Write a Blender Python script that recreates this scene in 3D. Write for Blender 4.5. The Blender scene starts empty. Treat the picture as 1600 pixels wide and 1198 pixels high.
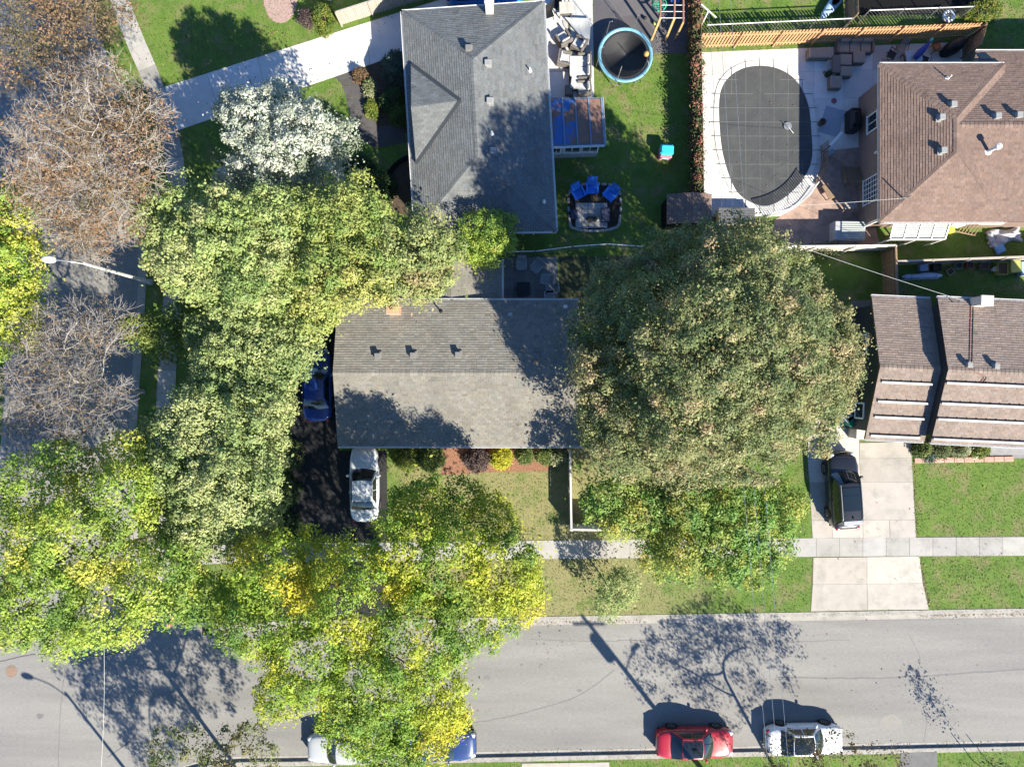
import bpy, math, random
import numpy as np
from mathutils import Vector, Matrix
R = math.radians
random.seed(7); rng = np.random.default_rng(7)
sc = bpy.context.scene
COL = sc.collection
# ---------------------------------------------------------------- camera, sky, sun, exposure
H = 42.7            # drone height in metres, straight down
S = 25.0            # photograph pixels per metre at ground level
cam = bpy.data.cameras.new('camera'); cam.sensor_width = 36; cam.lens = 24; cam.clip_end = 3000
co = bpy.data.objects.new('camera', cam); COL.objects.link(co); co.location = (0, 0, H); sc.camera = co
SUN_AZ, SUN_EL = R(142), R(34.5)      # azimuth clockwise from +Y
w = bpy.data.worlds.new('World'); sc.world = w; w.use_nodes = True
nt = w.node_tree; bg = nt.nodes['Background']
sky = nt.nodes.new('ShaderNodeTexSky'); sky.sky_type = 'NISHITA'; sky.sun_disc = False
sky.sun_elevation = SUN_EL; sky.sun_rotation = SUN_AZ; sky.air_density = 1.0; sky.dust_density = 0.1; sky.ozone_density = 4.0
sky_tint = nt.nodes.new('ShaderNodeMix'); sky_tint.data_type = 'RGBA'; sky_tint.blend_type = 'MULTIPLY'; sky_tint.inputs[0].default_value = 1.0
sky_tint.inputs[7].default_value = (0.80, 1.0, 1.24, 1)      # even blue tint of the whole sky, added to make shade bluer
nt.links.new(sky.outputs[0], sky_tint.inputs[6]); nt.links.new(sky_tint.outputs[2], bg.inputs[0]); bg.inputs[1].default_value = 0.07
sl = bpy.data.lights.new('sun', 'SUN'); sl.energy = 5.0; sl.angle = R(0.53); sl.color = (1.0, 0.92, 0.775)
so = bpy.data.objects.new('sun', sl); COL.objects.link(so)
sd = Vector((math.sin(SUN_AZ) * math.cos(SUN_EL), math.cos(SUN_AZ) * math.cos(SUN_EL), math.sin(SUN_EL)))
so.rotation_euler = sd.to_track_quat('Z', 'Y').to_euler(); so.location = sd * 80
sc.view_settings.view_transform = 'Standard'; sc.view_settings.look = 'None'
sc.view_settings.exposure = 1.25; sc.view_settings.gamma = 1.0
sc.cycles.max_bounces = 6; sc.cycles.transparent_max_bounces = 6

# ---------------------------------------------------------------- helpers
def P(px, py, z=0.0):
    """ground plan measured off the photograph: a point seen at (px, py) that is z metres high"""
    k = (1 - z / H) / S
    return Vector(((px - 800) * k, (599 - py) * k, z))
def P2(px, py, z=0.0):
    p = P(px, py, z); return (p.x, p.y)

_M = {}
def mat(name, c1, c2=None, scale=4.0, rough=0.85, bump=0.0, bscale=60.0, c3=None, s3=0.7, lo=0.45, hi=0.62, tint=False,
        metal=0.0, coat=0.0, spec=0.35, transl=0.0, fine=0.0, emit=None, alpha=1.0, stretch=None):
    if name in _M: return _M[name]
    m = bpy.data.materials.new(name); m.use_nodes = True
    n = m.node_tree.nodes; l = m.node_tree.links; b = n['Principled BSDF']
    b.inputs['Roughness'].default_value = rough; b.inputs['Metallic'].default_value = metal
    b.inputs['Specular IOR Level'].default_value = spec; b.inputs['Coat Weight'].default_value = coat
    b.inputs['Coat Roughness'].default_value = 0.06
    tc = n.new('ShaderNodeTexCoord'); crd = tc.outputs['Object']
    if stretch:
        mp = n.new('ShaderNodeMapping'); mp.inputs['Scale'].default_value = stretch; l.new(crd, mp.inputs[0]); crd = mp.outputs[0]
    def noise(s, d=5.0, r=0.6):
        t = n.new('ShaderNodeTexNoise'); t.inputs['Scale'].default_value = s; t.inputs['Detail'].default_value = d
        t.inputs['Roughness'].default_value = r; l.new(crd, t.inputs['Vector']); return t.outputs['Fac']
    def ramp(f, a, bb):
        r = n.new('ShaderNodeMapRange'); r.inputs[1].default_value = a; r.inputs[2].default_value = bb; l.new(f, r.inputs[0]); return r.outputs[0]
    def mix(f, A, B, mode='MIX'):
        x = n.new('ShaderNodeMix'); x.data_type = 'RGBA'; x.blend_type = mode
        for s_, v in ((0, f), (6, A), (7, B)):
            if isinstance(v, (int, float)): x.inputs[s_].default_value = v
            elif isinstance(v, tuple): x.inputs[s_].default_value = (*v, 1)
            else: l.new(v, x.inputs[s_])
        return x.outputs[2]
    c = tuple(c1)
    if c2: c = mix(ramp(noise(scale), 0.32, 0.68), c, tuple(c2))
    if c3: c = mix(ramp(noise(s3, 6.0, 0.68), lo, hi), c, tuple(c3))
    if fine:
        f = ramp(noise(bscale, 3.0, 0.7), 0.25, 0.75); g = n.new('ShaderNodeMapRange')
        g.inputs[3].default_value = 1 - fine; g.inputs[4].default_value = 1 + fine; l.new(f, g.inputs[0])
        cc = n.new('ShaderNodeCombineColor')
        for i in range(3): l.new(g.outputs[0], cc.inputs[i])
        c = mix(1.0, c, cc.outputs[0], 'MULTIPLY')
    if tint:
        a = n.new('ShaderNodeAttribute'); a.attribute_name = 'tint'
        c = mix(1.0, c, a.outputs['Color'], 'MULTIPLY')
    if isinstance(c, tuple): b.inputs['Base Color'].default_value = (*c, 1)
    else: l.new(c, b.inputs['Base Color'])
    if bump:
        bn = n.new('ShaderNodeBump'); bn.inputs['Strength'].default_value = bump; bn.inputs['Distance'].default_value = 0.03
        l.new(noise(bscale, 4.0, 0.7), bn.inputs['Height']); l.new(bn.outputs[0], b.inputs['Normal'])
    if transl:
        t = n.new('ShaderNodeBsdfTranslucent'); ms = n.new('ShaderNodeMixShader'); ms.inputs[0].default_value = transl
        if isinstance(c, tuple): t.inputs[0].default_value = (*c, 1)
        else: l.new(c, t.inputs[0])
        o = n['Material Output']; l.new(b.outputs[0], ms.inputs[1]); l.new(t.outputs[0], ms.inputs[2]); l.new(ms.outputs[0], o.inputs[0])
    if alpha < 1: b.inputs['Alpha'].default_value = alpha
    _M[name] = m; return m

OFF = {}
def tag(o, label=None, cat=None, group=None, kind=None):
    if label: o['label'] = label
    if cat: o['category'] = cat
    if group: o['group'] = group
    if kind: o['kind'] = kind
    return o
def thing(name, label, cat, loc=(0, 0, 0), rz=0.0, group=None, world=True):
    """an Empty at the thing's base; world=True: its parts are given in world coordinates"""
    o = bpy.data.objects.new(name, None); COL.objects.link(o); o.empty_display_size = 0.2
    o.location = loc; o.rotation_euler = (0, 0, rz); OFF[o.name] = Vector(loc) if world else Vector((0, 0, 0))
    return tag(o, label, cat, group)
def copy_tree(o, parent=None):
    c = o.copy(); COL.objects.link(c); c.parent = parent; OFF[c.name] = OFF.get(o.name, Vector((0, 0, 0)))
    for ch in list(o.children): copy_tree(ch, c)
    return c
def again(o, loc, rz, label, scale=None):
    c = copy_tree(o); c.location = loc; c.rotation_euler = (0, 0, rz); c['label'] = label
    if scale: c.scale = scale
    return c

class MB:
    def __init__(s): s.v = []; s.f = []; s.t = []; s.cur = None
    def poly(s, pts):
        b = len(s.v); s.v += [tuple(p) for p in pts]; s.f.append(tuple(range(b, b + len(pts)))); s.t.append(s.cur); return s
    def faces(s, pts, fs):
        b = len(s.v); s.v += [tuple(p) for p in pts]
        for f in fs: s.f.append(tuple(b + i for i in f)); s.t.append(s.cur)
        return s
    def prism(s, poly, z0, z1):
        n = len(poly); a = sum(poly[i][0] * poly[(i + 1) % n][1] - poly[(i + 1) % n][0] * poly[i][1] for i in range(n))
        if a < 0: poly = poly[::-1]
        pts = [(p[0], p[1], z0) for p in poly] + [(p[0], p[1], z1) for p in poly]
        return s.faces(pts, [tuple(range(n - 1, -1, -1)), tuple(range(n, 2 * n))] + [(i, (i + 1) % n, n + (i + 1) % n, n + i) for i in range(n)])
    def box(s, c, sz, rz=0.0, bev=0.0, M=None):
        x, y, z = sz[0] / 2, sz[1] / 2, sz[2] / 2; ca, sa = math.cos(rz), math.sin(rz)
        def tr(p):
            q = (c[0] + p[0] * ca - p[1] * sa, c[1] + p[0] * sa + p[1] * ca, c[2] + p[2])
            return tuple(M @ Vector(q)) if M else q
        if bev <= 0:
            pts = [(-x, -y, -z), (x, -y, -z), (x, y, -z), (-x, y, -z), (-x, -y, z), (x, -y, z), (x, y, z), (-x, y, z)]
            return s.faces([tr(p) for p in pts], [(3, 2, 1, 0), (4, 5, 6, 7), (0, 1, 5, 4), (1, 2, 6, 5), (2, 3, 7, 6), (3, 0, 4, 7)])
        b = min(bev, x * .9, y * .9, z * .9)
        def ring(xx, yy, zz, bb): return [(-xx + bb, -yy, zz), (xx - bb, -yy, zz), (xx, -yy + bb, zz), (xx, yy - bb, zz), (xx - bb, yy, zz), (-xx + bb, yy, zz), (-xx, yy - bb, zz), (-xx, -yy + bb, zz)]
        pts = ring(x - b, y - b, -z, b * .6) + ring(x, y, -z + b, b) + ring(x, y, z - b, b) + ring(x - b, y - b, z, b * .6)
        fs = [tuple(range(7, -1, -1)), tuple(range(24, 32))]
        for k in range(3):
            for i in range(8): j = (i + 1) % 8; fs.append((k * 8 + i, k * 8 + j, k * 8 + 8 + j, k * 8 + 8 + i))
        return s.faces([tr(p) for p in pts], fs)
    def bar(s, p0, p1, w_, h_):
        p0, p1 = Vector(p0), Vector(p1); d = (p1 - p0).normalized(); u = Vector((0, 0, 1))
        if abs(d.z) > .95: u = Vector((0, 1, 0))
        a = d.cross(u).normalized() * (w_ / 2); b = a.cross(d).normalized() * (h_ / 2)
        pts = [p + q for p in (p0, p1) for q in (-a - b, a - b, a + b, -a + b)]
        return s.faces(pts, [(0, 1, 2, 3), (7, 6, 5, 4), (1, 0, 4, 5), (2, 1, 5, 6), (3, 2, 6, 7), (0, 3, 7, 4)])
    def tube(s, pts, r, n=6):
        pts = [Vector(p) for p in pts]; N = len(pts)
        if not hasattr(r, '__len__'): r = [r] * N
        vs = []; pu = None
        for i, p in enumerate(pts):
            d = (pts[min(i + 1, N - 1)] - pts[max(i - 1, 0)]).normalized()
            u = pu if pu is not None else (Vector((0, 0, 1)) if abs(d.z) < .9 else Vector((1, 0, 0)))
            u = (u - d * u.dot(d)).normalized(); pu = u; v = d.cross(u)
            vs += [p + (u * math.cos(2 * math.pi * k / n) + v * math.sin(2 * math.pi * k / n)) * r[i] for k in range(n)]
        fs = [(i * n + k, i * n + (k + 1) % n, (i + 1) * n + (k + 1) % n, (i + 1) * n + k) for i in range(N - 1) for k in range(n)]
        fs += [tuple(range(n - 1, -1, -1)), tuple(range((N - 1) * n, N * n))]
        return s.faces(vs, fs)
    def lathe(s, prof, n=16, c=(0, 0, 0), axis='z', sq=(1, 1), caps=True):
        vs = []
        for r_, z in prof:
            for k in range(n):
                a = 2 * math.pi * k / n; x, y = r_ * math.cos(a) * sq[0], r_ * math.sin(a) * sq[1]
                q = (x, y, z) if axis == 'z' else ((x, z, y) if axis == 'y' else (z, x, y))
                vs.append((c[0] + q[0], c[1] + q[1], c[2] + q[2]))
        fs = [(i * n + k, i * n + (k + 1) % n, (i + 1) * n + (k + 1) % n, (i + 1) * n + k) for i in range(len(prof) - 1) for k in range(n)]
        if caps: fs += [tuple(range(n - 1, -1, -1)), tuple(range((len(prof) - 1) * n, len(prof) * n))]
        return s.faces(vs, fs)
    def grid(s, fn, nu, nv):
        vs = [fn(i / nu, j / nv) for j in range(nv + 1) for i in range(nu + 1)]
        return s.faces(vs, [(j * (nu + 1) + i, j * (nu + 1) + i + 1, (j + 1) * (nu + 1) + i + 1, (j + 1) * (nu + 1) + i) for j in range(nv) for i in range(nu)])
    def build(s, name, m, parent=None, smooth=False, kind=None):
        me = bpy.data.meshes.new(name); off = OFF.get(parent.name, Vector((0, 0, 0))) if parent else Vector((0, 0, 0))
        vs = s.v if off.length == 0 else [(a - off.x, b - off.y, c - off.z) for a, b, c in s.v]
        me.from_pydata(vs, [], s.f)
        if any(t is not None for t in s.t):
            at = me.attributes.new('tint', 'FLOAT_COLOR', 'FACE')
            at.data.foreach_set('color', np.array([(*(t or (1, 1, 1)), 1) for t in s.t], dtype=np.float32).ravel())
        if smooth: me.polygons.foreach_set('use_smooth', [True] * len(me.polygons))
        me.materials.append(m); me.update()
        o = bpy.data.objects.new(name, me); COL.objects.link(o)
        if parent: o.parent = parent; OFF[o.name] = off
        if kind: o['kind'] = kind
        return o
def struct(mb, name, m, label=None):
    o = mb.build(name, m); o['kind'] = 'structure'
    if label: o['label'] = label
    return o
def npmesh(name, V, F, m, parent=None, tint=None, smooth=False, kind=None):
    """V (n,3), F (k,4) or (k,3) arrays; tint one colour for each vertex"""
    off = OFF.get(parent.name, Vector((0, 0, 0))) if parent else Vector((0, 0, 0))
    V = np.asarray(V, dtype=np.float32) - np.array(off, dtype=np.float32); F = np.asarray(F, dtype=np.int32); k = F.shape[1]
    me = bpy.data.meshes.new(name); me.vertices.add(len(V)); me.vertices.foreach_set('co', V.ravel())
    me.loops.add(F.size); me.loops.foreach_set('vertex_index', F.ravel()); me.polygons.add(len(F))
    me.polygons.foreach_set('loop_start', np.arange(0, F.size, k, dtype=np.int32))
    if tint is not None:
        at = me.attributes.new('tint', 'FLOAT_COLOR', 'POINT'); T = np.ones((len(V), 4), dtype=np.float32); T[:, :3] = tint
        at.data.foreach_set('color', T.ravel())
    me.materials.append(m); me.update(calc_edges=True)
    if smooth: me.polygons.foreach_set('use_smooth', np.ones(len(F), dtype=bool))
    o = bpy.data.objects.new(name, me); COL.objects.link(o)
    if parent: o.parent = parent; OFF[o.name] = off
    if kind: o['kind'] = kind
    return o
def smooth_path(pts, n=6, closed=False):
    out = []; N = len(pts); pts = [Vector((*p, 0)) if len(p) == 2 else Vector(p) for p in pts]
    rngi = range(N if closed else N - 1)
    for i in rngi:
        g = (lambda k: pts[k % N]) if closed else (lambda k: pts[max(0, min(N - 1, k))])
        a, b, c, d = g(i - 1), g(i), g(i + 1), g(i + 2)
        for j in range(n):
            t = j / n
            out.append(0.5 * ((2 * b) + (c - a) * t + (2 * a - 5 * b + 4 * c - d) * t * t + (3 * b - a - 3 * c + d) * t ** 3))
    if not closed: out.append(pts[-1])
    return out
def inpoly(X, Y, poly):
    ins = np.zeros(len(X), dtype=bool); n = len(poly)
    for i in range(n):
        x1, y1 = poly[i]; x2, y2 = poly[(i + 1) % n]
        c = ((y1 > Y) != (y2 > Y)) & (X < (x2 - x1) * (Y - y1) / ((y2 - y1) if y2 != y1 else 1e-9) + x1); ins ^= c
    return ins
PAVED = []          # plan polygons where no grass grows
def paved(poly): PAVED.append([(p[0], p[1]) for p in poly]); return poly

# ---------------------------------------------------------------- shared materials
M_grass = mat('grass', (.078, .150, .022), (.125, .195, .034), .9, .9, .6, 26, c3=(.205, .180, .088), s3=.8, lo=.49, hi=.70, fine=.45)
def dry_turf(m):
    """the turf in front of the middle house is drier and yellower"""
    n = m.node_tree.nodes; l = m.node_tree.links; b = n['Principled BSDF']; src = b.inputs['Base Color'].links[0].from_socket
    tc = n.new('ShaderNodeTexCoord'); sx = n.new('ShaderNodeSeparateXYZ'); nz = n.new('ShaderNodeTexNoise'); nz.inputs['Scale'].default_value = .9; nz.inputs['Detail'].default_value = 8; nz.inputs['Roughness'].default_value = .7
    l.new(tc.outputs['Object'], sx.inputs[0]); l.new(tc.outputs['Object'], nz.inputs['Vector']); f = None
    for out, a, c in ((sx.outputs[0], 14, 7), (sx.outputs[0], -8, -6), (sx.outputs[1], -3.2, -4.2), (sx.outputs[1], -16, -15.5), (nz.outputs[0], .33, .50)):
        r = n.new('ShaderNodeMapRange'); r.inputs[1].default_value = a; r.inputs[2].default_value = c; l.new(out, r.inputs[0])
        if f is None: f = r.outputs[0]
        else: p = n.new('ShaderNodeMath'); p.operation = 'MULTIPLY'; l.new(f, p.inputs[0]); l.new(r.outputs[0], p.inputs[1]); f = p.outputs[0]
    fz = n.new('ShaderNodeTexNoise'); fz.inputs['Scale'].default_value = 22; fz.inputs['Detail'].default_value = 4; l.new(tc.outputs['Object'], fz.inputs['Vector'])
    c2 = n.new('ShaderNodeMix'); c2.data_type = 'RGBA'; c2.inputs[6].default_value = (.165, .165, .062, 1); c2.inputs[7].default_value = (.30, .275, .135, 1); l.new(fz.outputs[0], c2.inputs[0])
    x = n.new('ShaderNodeMix'); x.data_type = 'RGBA'; l.new(f, x.inputs[0]); l.new(src, x.inputs[6]); l.new(c2.outputs[2], x.inputs[7]); l.new(x.outputs[2], b.inputs['Base Color'])
dry_turf(M_grass)
M_blade = mat('grass_blade', (1, 1, 1), tint=True, transl=.25, rough=.7)
M_asph = mat('asphalt', (.222, .216, .202), (.272, .265, .247), .8, .9, .4, 38, c3=(.185, .181, .172), s3=.30, lo=.46, hi=.70, fine=.26, stretch=(.12, 1.0, 1.0))
M_asphd = mat('new_asphalt', (.020, .021, .024), (.032, .032, .035), 1.2, .85, .5, 60, fine=.3)
M_conc = mat('concrete', (.41, .375, .33), (.475, .44, .39), 1.3, .85, .2, 40, c3=(.31, .295, .265), s3=.9, lo=.50, hi=.74, fine=.12, tint=True)
M_pat = mat('white_concrete', (.56, .55, .53), (.63, .62, .60), 1.3, .85, .2, 40, c3=(.46, .45, .43), s3=.9, lo=.52, hi=.76, fine=.08, tint=True)
M_walk = mat('pavement_concrete', (.33, .32, .30), (.39, .378, .355), 1.4, .88, .2, 50, c3=(.26, .25, .23), s3=.9, lo=.50, hi=.72, fine=.14, tint=True)
M_curb = mat('curb_concrete', (.31, .295, .265), (.385, .365, .33), 1.0, .88, .2, 50, c3=(.25, .235, .21), s3=1.2, lo=.5, hi=.7, fine=.1)
M_white = mat('white_paint', (.78, .78, .76), (.72, .72, .70), 3, .5)
M_black = mat('black_plastic', (.012, .012, .013), (.02, .02, .022), 5, .5)
M_dark = mat('dark_iron', (.02, .02, .022), None, rough=.45)
M_steel = mat('galvanised_steel', (.46, .47, .48), (.38, .39, .40), 6, .4, metal=.6)
M_bark = mat('bark', (.11, .085, .06), (.17, .14, .105), 7, .95, .7, 25)
M_bare = mat('grey_bark', (.33, .295, .255), (.46, .415, .365), 5, .9, .4, 25)
M_leaf = mat('leaf', (1, 1, 1), tint=True, transl=.30, rough=.55, spec=.3)
M_mulch = mat('mulch', (.22, .105, .065), (.32, .17, .11), 9, .95, .8, 40, fine=.4)
M_soil = mat('soil', (.06, .045, .032), (.10, .075, .05), 4, .95, .8, 30, fine=.4)
M_wood = mat('weathered_wood', (.33, .30, .26), (.42, .385, .33), 6, .85, .3, 30, tint=True)
M_cedar = mat('cedar_wood', (.46, .255, .13), (.56, .335, .18), 6, .8, .3, 30, tint=True)
M_brownw = mat('brown_wood', (.20, .14, .09), (.27, .19, .125), 6, .85, .3, 30, tint=True)
M_wick = mat('grey_wicker', (.13, .12, .11), (.18, .165, .15), 30, .75, .5, 80)
M_cush = mat('grey_cushion', (.42, .43, .43), (.48, .48, .48), 8, .9, .2, 60)
M_taupe = mat('taupe_cushion', (.26, .22, .18), (.31, .27, .225), 8, .9, .2, 60)
M_glass = mat('dark_glass', (.012, .018, .022), None, rough=.04, spec=.9)
M_pane = mat('window_pane', (.03, .04, .05), None, rough=.05, spec=.8)
M_rubber = mat('rubber', (.018, .018, .019), None, rough=.8)
M_rim = mat('alloy_rim', (.5, .5, .5), None, rough=.3, metal=.8)
# ---------------------------------------------------------------- ground, roads, pavements
ZR = -0.13
struct(MB().poly([(-1500, -1500, -.30), (1500, -1500, -.30), (1500, 1500, -.30), (-1500, 1500, -.30)]), 'ground', M_grass)
struct(MB().poly([(-160, -160, ZR), (160, -160, ZR), (160, 160, ZR), (-160, 160, ZR)]), 'road', M_asph)
road = bpy.data.objects['road']
def nc(x): return 970 - .017 * (x - 830)      # north kerb line of the main street, photograph pixels
def scb(x): return 1183 - .021 * (x - 800)    # south kerb line
ne_w = [(120, -400), (120, -200), (135, 0), (168, 110), (203, 230), (219, 350), (221, 450), (214, 560), (208, 650), (205, 760), (210, 850), (222, 910), (252, 955), (300, nc(300) - 2), (350, nc(350))]
ne_edge = [(120, -2500)] + [(p.x, p.y) for p in smooth_path(ne_w, 5)] + [(4200, nc(4200))]
nw_w = [(-120, -400), (-90, -200), (-70, 0), (-32, 130), (0, 260), (12, 380), (14, 500), (12, 620), (7, 700), (-4, 780), (-40, 850), (-120, 890), (-260, 895)]
nw_edge = [(-120, -2500)] + [(p.x, p.y) for p in smooth_path(nw_w, 5)] + [(-2600, 900)]
s_w = [(225, 1700), (225, 1400), (229, 1300), (245, 1240), (290, 1205), (360, scb(360)), (450, scb(450))]
s_edge = [(225, 3800)] + [(p.x, p.y) for p in smooth_path(s_w, 5)] + [(4200, scb(4200))]
sw_edge = [(15, 3800), (12, 1330), (-20, 1270), (-90, 1240), (-2600, 1240)]
def block(edge, corner, nm, label):
    pts = [P2(*p) for p in edge] + [P2(*c) for c in corner]
    return struct(MB().prism(pts, -.29, 0.0), nm, M_grass, label)
block(ne_edge, [(4200, -2500)], 'lawn', 'grass of the block with the houses')
block(nw_edge, [(-2600, -2500)], 'lawn', 'grass of the block left of the side street')
block(s_edge, [(4200, 3800)], 'lawn', 'grass along the lower side of the street')
block(sw_edge, [(-2600, 3800)], 'lawn', 'grass at the lower left corner of the crossing')
def strip_mesh(mb, pts, o0, o1, z0, z1):
    pts = [Vector((p[0], p[1], 0)) for p in pts]; L = []; Rr = []
    for i, p in enumerate(pts):
        d = (pts[min(i + 1, len(pts) - 1)] - pts[max(i - 1, 0)]).normalized(); nrm = Vector((-d.y, d.x, 0))
        L.append(p + nrm * o0); Rr.append(p + nrm * o1)
    for i in range(len(pts) - 1):
        a, b, c, d = L[i], L[i + 1], Rr[i + 1], Rr[i]
        mb.faces([(q.x, q.y, z) for z in (z0, z1) for q in (a, b, c, d)], [(4, 5, 6, 7)[::-1], (0, 1, 5, 4), (2, 3, 7, 6)])
    a, d = L[0], Rr[0]; mb.poly([(a.x, a.y, z0), (a.x, a.y, z1), (d.x, d.y, z1), (d.x, d.y, z0)])
    a, d = L[-1], Rr[-1]; mb.poly([(a.x, a.y, z0), (a.x, a.y, z1), (d.x, d.y, z1), (d.x, d.y, z0)])
    return mb
def kerb(edge, label, side=1):
    pts = [P2(*p) for p in edge]; mb = MB(); strip_mesh(mb, pts, -.02 * side, .26 * side, -.2, .022)
    struct(mb, 'kerb', M_curb, label)
    g = MB(); strip_mesh(g, pts, -.32 * side, -.024 * side, -.2, ZR + .006); struct(g, 'gutter_pan', M_curb, label.replace('kerb', 'gutter strip'))
kerb(ne_edge, 'concrete kerb round the block with the houses', 1)
kerb(nw_edge, 'concrete kerb left of the side street', -1)
kerb(s_edge, 'concrete kerb along the lower side of the street', -1)
# tar seams, patches and ironwork in the road
def seam(pts, w_, m):
    mb = MB(); q = [P2(*p) for p in pts]; pp = [(p.x, p.y) for p in smooth_path(q, 8)]
    pp = [(x + random.uniform(-.02, .02), y + random.uniform(-.03, .03)) for x, y in pp]
    a = [Vector((x, y, 0)) for x, y in pp]
    for i in range(len(a) - 1):
        d = (a[i + 1] - a[i]).normalized(); nn = Vector((-d.y, d.x, 0)) * w_ / 2
        mb.poly([(*(a[i] - nn).xy, ZR + .004), (*(a[i + 1] - nn).xy, ZR + .004), (*(a[i + 1] + nn).xy, ZR + .004), (*(a[i] + nn).xy, ZR + .004)])
    return mb.build('tar_seam', m, road)
M_tar = mat('tar', (.15, .148, .145), (.19, .187, .18), 3, .8)
M_tard = mat('tar_dark', (.07, .07, .07), (.10, .10, .10), 3, .8)
seam([(1215, 1059), (1350, 1061), (1450, 1057), (1540, 1051), (1640, 1045)], .09, M_tar)
seam([(-20, 1037), (0, 1034), (55, 1023), (110, 1024), (160, 1025), (185, 1017)], .055, M_tard)
seam([(740, 1130), (800, 1120), (900, 1090), (960, 1048)], .05, M_tar)
seam([(100, 1040), (92, 1110), (88, 1200)], .05, M_tar)
seam([(165, 1185), (190, 1168), (210, 1150)], .04, M_tard)
seam([(830, 1000), (930, 1003), (1060, 1000), (1200, 1004), (1330, 1001)], .03, M_tar)
seam([(1420, 990), (1440, 1030), (1432, 1075), (1450, 1120), (1446, 1160)], .035, M_tar)
seam([(30, 880), (60, 930), (52, 980), (75, 1020)], .04, M_tard)
seam([(120, 430), (140, 500), (132, 570), (150, 640), (140, 720)], .045, M_tar)
M_oil = mat('oil_stain', (.155, .152, .148), (.20, .197, .19), 3, .7)
for px, py, r_ in ((1490, 1128, .22), (1380, 1090, .16), (760, 1060, .2), (905, 1080, .14), (1290, 1030, .13), (1545, 1010, .12), (60, 1120, .2), (845, 1040, .1), (1250, 1085, .1), (1510, 1085, .09), (90, 950, .15)):
    cx_, cy_ = P2(px, py); pl = [(cx_ + r_ * random.uniform(.6, 1.1) * math.cos(k * .628) * 1.3, cy_ + r_ * random.uniform(.6, 1.1) * math.sin(k * .628)) for k in range(10)]
    MB().prism(pl, ZR + .0005, ZR + .003).build('oil_stain', M_oil, road)
mb = MB(); mb.prism([P2(1394 + 17 * math.cos(k * .42) * random.uniform(.75, 1.1), 1130 + 14 * math.sin(k * .42) * random.uniform(.75, 1.1)) for k in range(15)], ZR + .001, ZR + .004); mb.build('stain', mat('sand_stain', (.275, .262, .232), (.245, .236, .215), 3.5, .9, .3, 40, fine=.25), road)
mb = MB(); mb.lathe([(.36, ZR + .0), (.36, ZR + .012), (.31, ZR + .012), (.30, ZR + .006), (.27, ZR + .006), (.26, ZR + .016), (.01, ZR + .016)], 28, (*P2(15, 1050), 0))
o = thing('manhole_cover', 'round rusty manhole cover in the road at the left edge', 'manhole', P(15, 1050)); 
mb.build('cover', mat('rusty_iron', (.30, .20, .14), (.22, .16, .12), 8, .8, .4, 60), o)
o = thing('storm_drain', 'square iron storm drain grate beside the corner kerb', 'drain', P(322, 987, 0) + Vector((0, 0, ZR)))
mb = MB(); c = P(322, 987)
mb.box((c.x, c.y, ZR + .008), (.74, .64, .016)); mb.build('frame', M_curb, o)
for i in range(7): MB().box((c.x - .27 + i * .09, c.y, ZR + .028), (.055, .52, .022)).build('grate_bar', M_dark, o)
MB().box((c.x, c.y, ZR + .0165), (.64, .54, .003)).build('grate_pit', M_black, o)

def tintv(a=.085): k = 1 + random.gauss(0, a); return (k, k * random.uniform(.99, 1.01), k * random.uniform(.97, 1.02))
def slab(poly, z, m, parent, name='slab', gap=.012, zb=-.1):
    c = sum((Vector((*p, 0)) for p in poly), Vector()) / len(poly)
    pts = [(p[0] + (c.x - p[0]) / max(.2, (Vector((*p, 0)) - c).length) * gap, p[1] + (c.y - p[1]) / max(.2, (Vector((*p, 0)) - c).length) * gap) for p in poly]
    mb = MB(); mb.cur = tintv(); mb.prism(pts, zb, z + random.uniform(-.003, .003)); return mb.build(name, m, parent)
def bed(poly, z, nm, m, label):     # joint bed below a run of slabs
    return struct(MB().prism(paved(poly), -.1, z), nm, m, label)
M_joint = mat('joint_soil', (.16, .14, .10), (.10, .11, .06), 3, .95)
def walk(path, w_, name, label, step=1.45, z=.022):
    pts = smooth_path([P2(*p) for p in path], 12); d = [0]
    for i in range(1, len(pts)): d.append(d[-1] + (pts[i] - pts[i - 1]).length)
    def at(s):
        for i in range(1, len(d)):
            if d[i] >= s: t = (s - d[i - 1]) / max(1e-6, d[i] - d[i - 1]); p = pts[i - 1].lerp(pts[i], t); q = (pts[i] - pts[i - 1]).normalized(); return p, Vector((-q.y, q.x, 0))
        q = (pts[-1] - pts[-2]).normalized(); return pts[-1], Vector((-q.y, q.x, 0))
    n = int(d[-1] / step); L = [at(i * d[-1] / n) for i in range(n + 1)]
    poly = [((p + q * w_ / 2).x, (p + q * w_ / 2).y) for p, q in L] + [((p - q * w_ / 2).x, (p - q * w_ / 2).y) for p, q in L[::-1]]
    par = bed(poly, .012, name, M_joint, label)
    for i in range(n):
        (p, q), (p2, q2) = L[i], L[i + 1]
        slab([((a).x, (a).y) for a in (p + q * w_ / 2, p2 + q2 * w_ / 2, p2 - q2 * w_ / 2, p - q * w_ / 2)], z, M_walk, par)
walk([(292, 868), (420, 863), (600, 862), (900, 858), (1270, 855), (1640, 853)], 1.18, 'pavement', 'concrete pavement along the main street')
walk([(150, -100), (180, -20), (205, 50), (235, 120), (262, 200), (276, 280), (277, 380), (268, 480), (262, 560), (258, 640), (256, 720), (248, 790), (243, 850), (262, 905)], 1.15, 'pavement', 'concrete pavement along the side street')

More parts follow.
